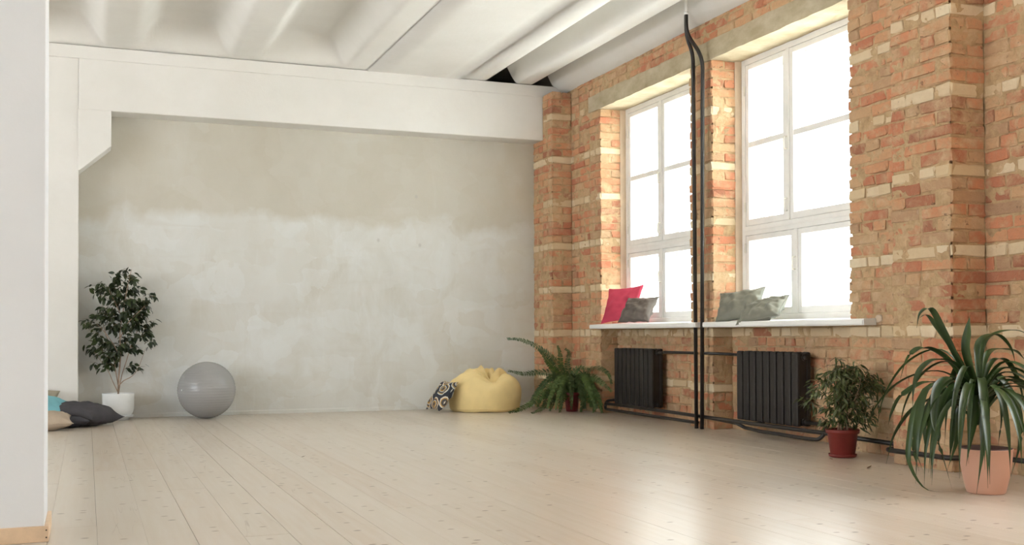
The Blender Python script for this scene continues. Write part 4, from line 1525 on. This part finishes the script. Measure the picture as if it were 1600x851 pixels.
dr = tag(empty('strap_leaf_plant', (4.285, 4.30, 0)), 'large plant with long arching strap leaves in a salmon pink pot', 'potted plant')
lathe('pot', [(0.0, 0.0), (0.088, 0.0), (0.094, 0.006), (0.112, 0.08), (0.124, 0.16), (0.129, 0.222), (0.131, 0.226), (0.124, 0.228), (0.119, 0.205), (0.0, 0.195)], M['pink_pot'], dr, 48)
lathe('liner_rim', [(0.116, 0.203), (0.1235, 0.203), (0.1265, 0.231), (0.119, 0.232), (0.116, 0.203)], M['pot_in'], dr, 48)
soil_disc(dr, 0.118, 0.204)
st = catmull([(0, 0, 0.20), (-0.02, 0.0, 0.34), (-0.04, 0.002, 0.46), (-0.045, 0.003, 0.56)], 12)
V, Fc = tube_geo(st, [0.021 - 0.0006 * k for k in range(13)], 10)
mesh_obj('stem', V, Fc, M['twig'], dr, True)
wide = dict(i=0.042, j=0.044, c=0.042, g=0.042, k=0.042, h=0.042, e=0.036, n=0.03, o=0.036, t=0.034)
k = 0
for key, pts in DRAC.items():
    P = [Vector(p) for p in pts]
    P[0] = Vector((4.24 + 0.01 * math.sin(k), 4.303 + 0.01 * math.cos(k), P[0].z - 0.06 - 0.015 * (k % 4)))
    strap(dr, P, wide.get(key, 0.032), k)
    k += 1
rt = random.Random(12)
for q in range(26):
    a = q * 2.4 + rt.uniform(-0.3, 0.3)
    L = rt.uniform(0.34, 0.60)
    z0 = rt.uniform(0.34, 0.52)
    el = rt.uniform(0.3, 1.0)
    b = Vector((4.24, 4.303, z0))
    d = Vector((math.cos(a), math.sin(a), 0))
    lim = lambda p: Vector((min(p.x, 4.93), p.y, max(p.z, 0.02)))
    strap(dr, [b, lim(b + d * L * 0.3 + Vector((0, 0, 0.16 * el + 0.05))), lim(b + d * L * 0.62 + Vector((0, 0, 0.16 * el))), lim(b + d * L * 0.85 + Vector((0, 0, -0.02 - 0.1 * (1 - el)))),
               lim(b + d * L * 0.95 + Vector((0, 0, -0.24)))], rt.uniform(0.026, 0.036), 70 + q)

for q in range(14):
    a = rt.uniform(PI * 0.85, PI * 1.65)
    L = rt.uniform(0.26, 0.50)
    z0 = rt.uniform(0.40, 0.54)
    b = Vector((4.24, 4.303, z0))
    d = Vector((math.cos(a), math.sin(a), 0))
    lim = lambda p: Vector((min(p.x, 4.93), p.y, max(p.z, 0.015)))
    dz = rt.uniform(0.75, 1.1)
    strap(dr, [b, lim(b + d * L * 0.4 + Vector((0, 0, 0.09))), lim(b + d * L * 0.75 + Vector((0, 0, 0.02))), lim(b + d * L * 0.95 + Vector((0, 0, -0.16 * dz))),
               lim(b + d * L * 1.0 + Vector((0, 0, -0.36 * dz)))], rt.uniform(0.026, 0.036), 120 + q)

# ---- dry leaves dropped on the boards
for i, (x, y, rz, s, lb) in enumerate(((4.384, 5.33, 0.4, 1.0, 'curled dry brown leaf lying on the boards before the brick pier'),
                                       (4.50, 5.80, 1.9, 0.55, 'tiny dry leaf lying beside the red pot'),
                                       (1.336, 7.275, 0.2, 0.5, 'small dark leaf scrap lying alone mid-floor, left of centre'))):
    V, Fc = leaf_shape(0.055, 0.018, 0.5, -0.25, 6)
    o = mesh_obj('dry_leaf', V, Fc, M['drybrown'], None, True)
    o.location = (x, y, 0.002)
    o.rotation_euler = (0, 0, rz)
    o.scale = (s, s, s)
    tag(o, lb, 'leaf', 'dry leaves on the floor')

# ---- lumps of filler where the sills meet the brick
for (par, x, y, z, sx, sy, sz) in ((wc, XW - 0.002, 5.925, 0.915, 0.010, 0.035, 0.03), (wb, XW - 0.002, 8.115, 0.90, 0.010, 0.025, 0.045)):
    bm = bmesh.new()
    bmesh.ops.create_icosphere(bm, subdivisions=3, radius=1)
    for v in bm.verts:
        v.co *= 1 + 0.35 * N3(v.co.x + y, v.co.y, v.co.z, 1.6)
        v.co = Vector((v.co.x * sx + x, v.co.y * sy + y, v.co.z * sz + z))
    o = bm_obj('filler_lump', bm, M['jamb'], par, True)
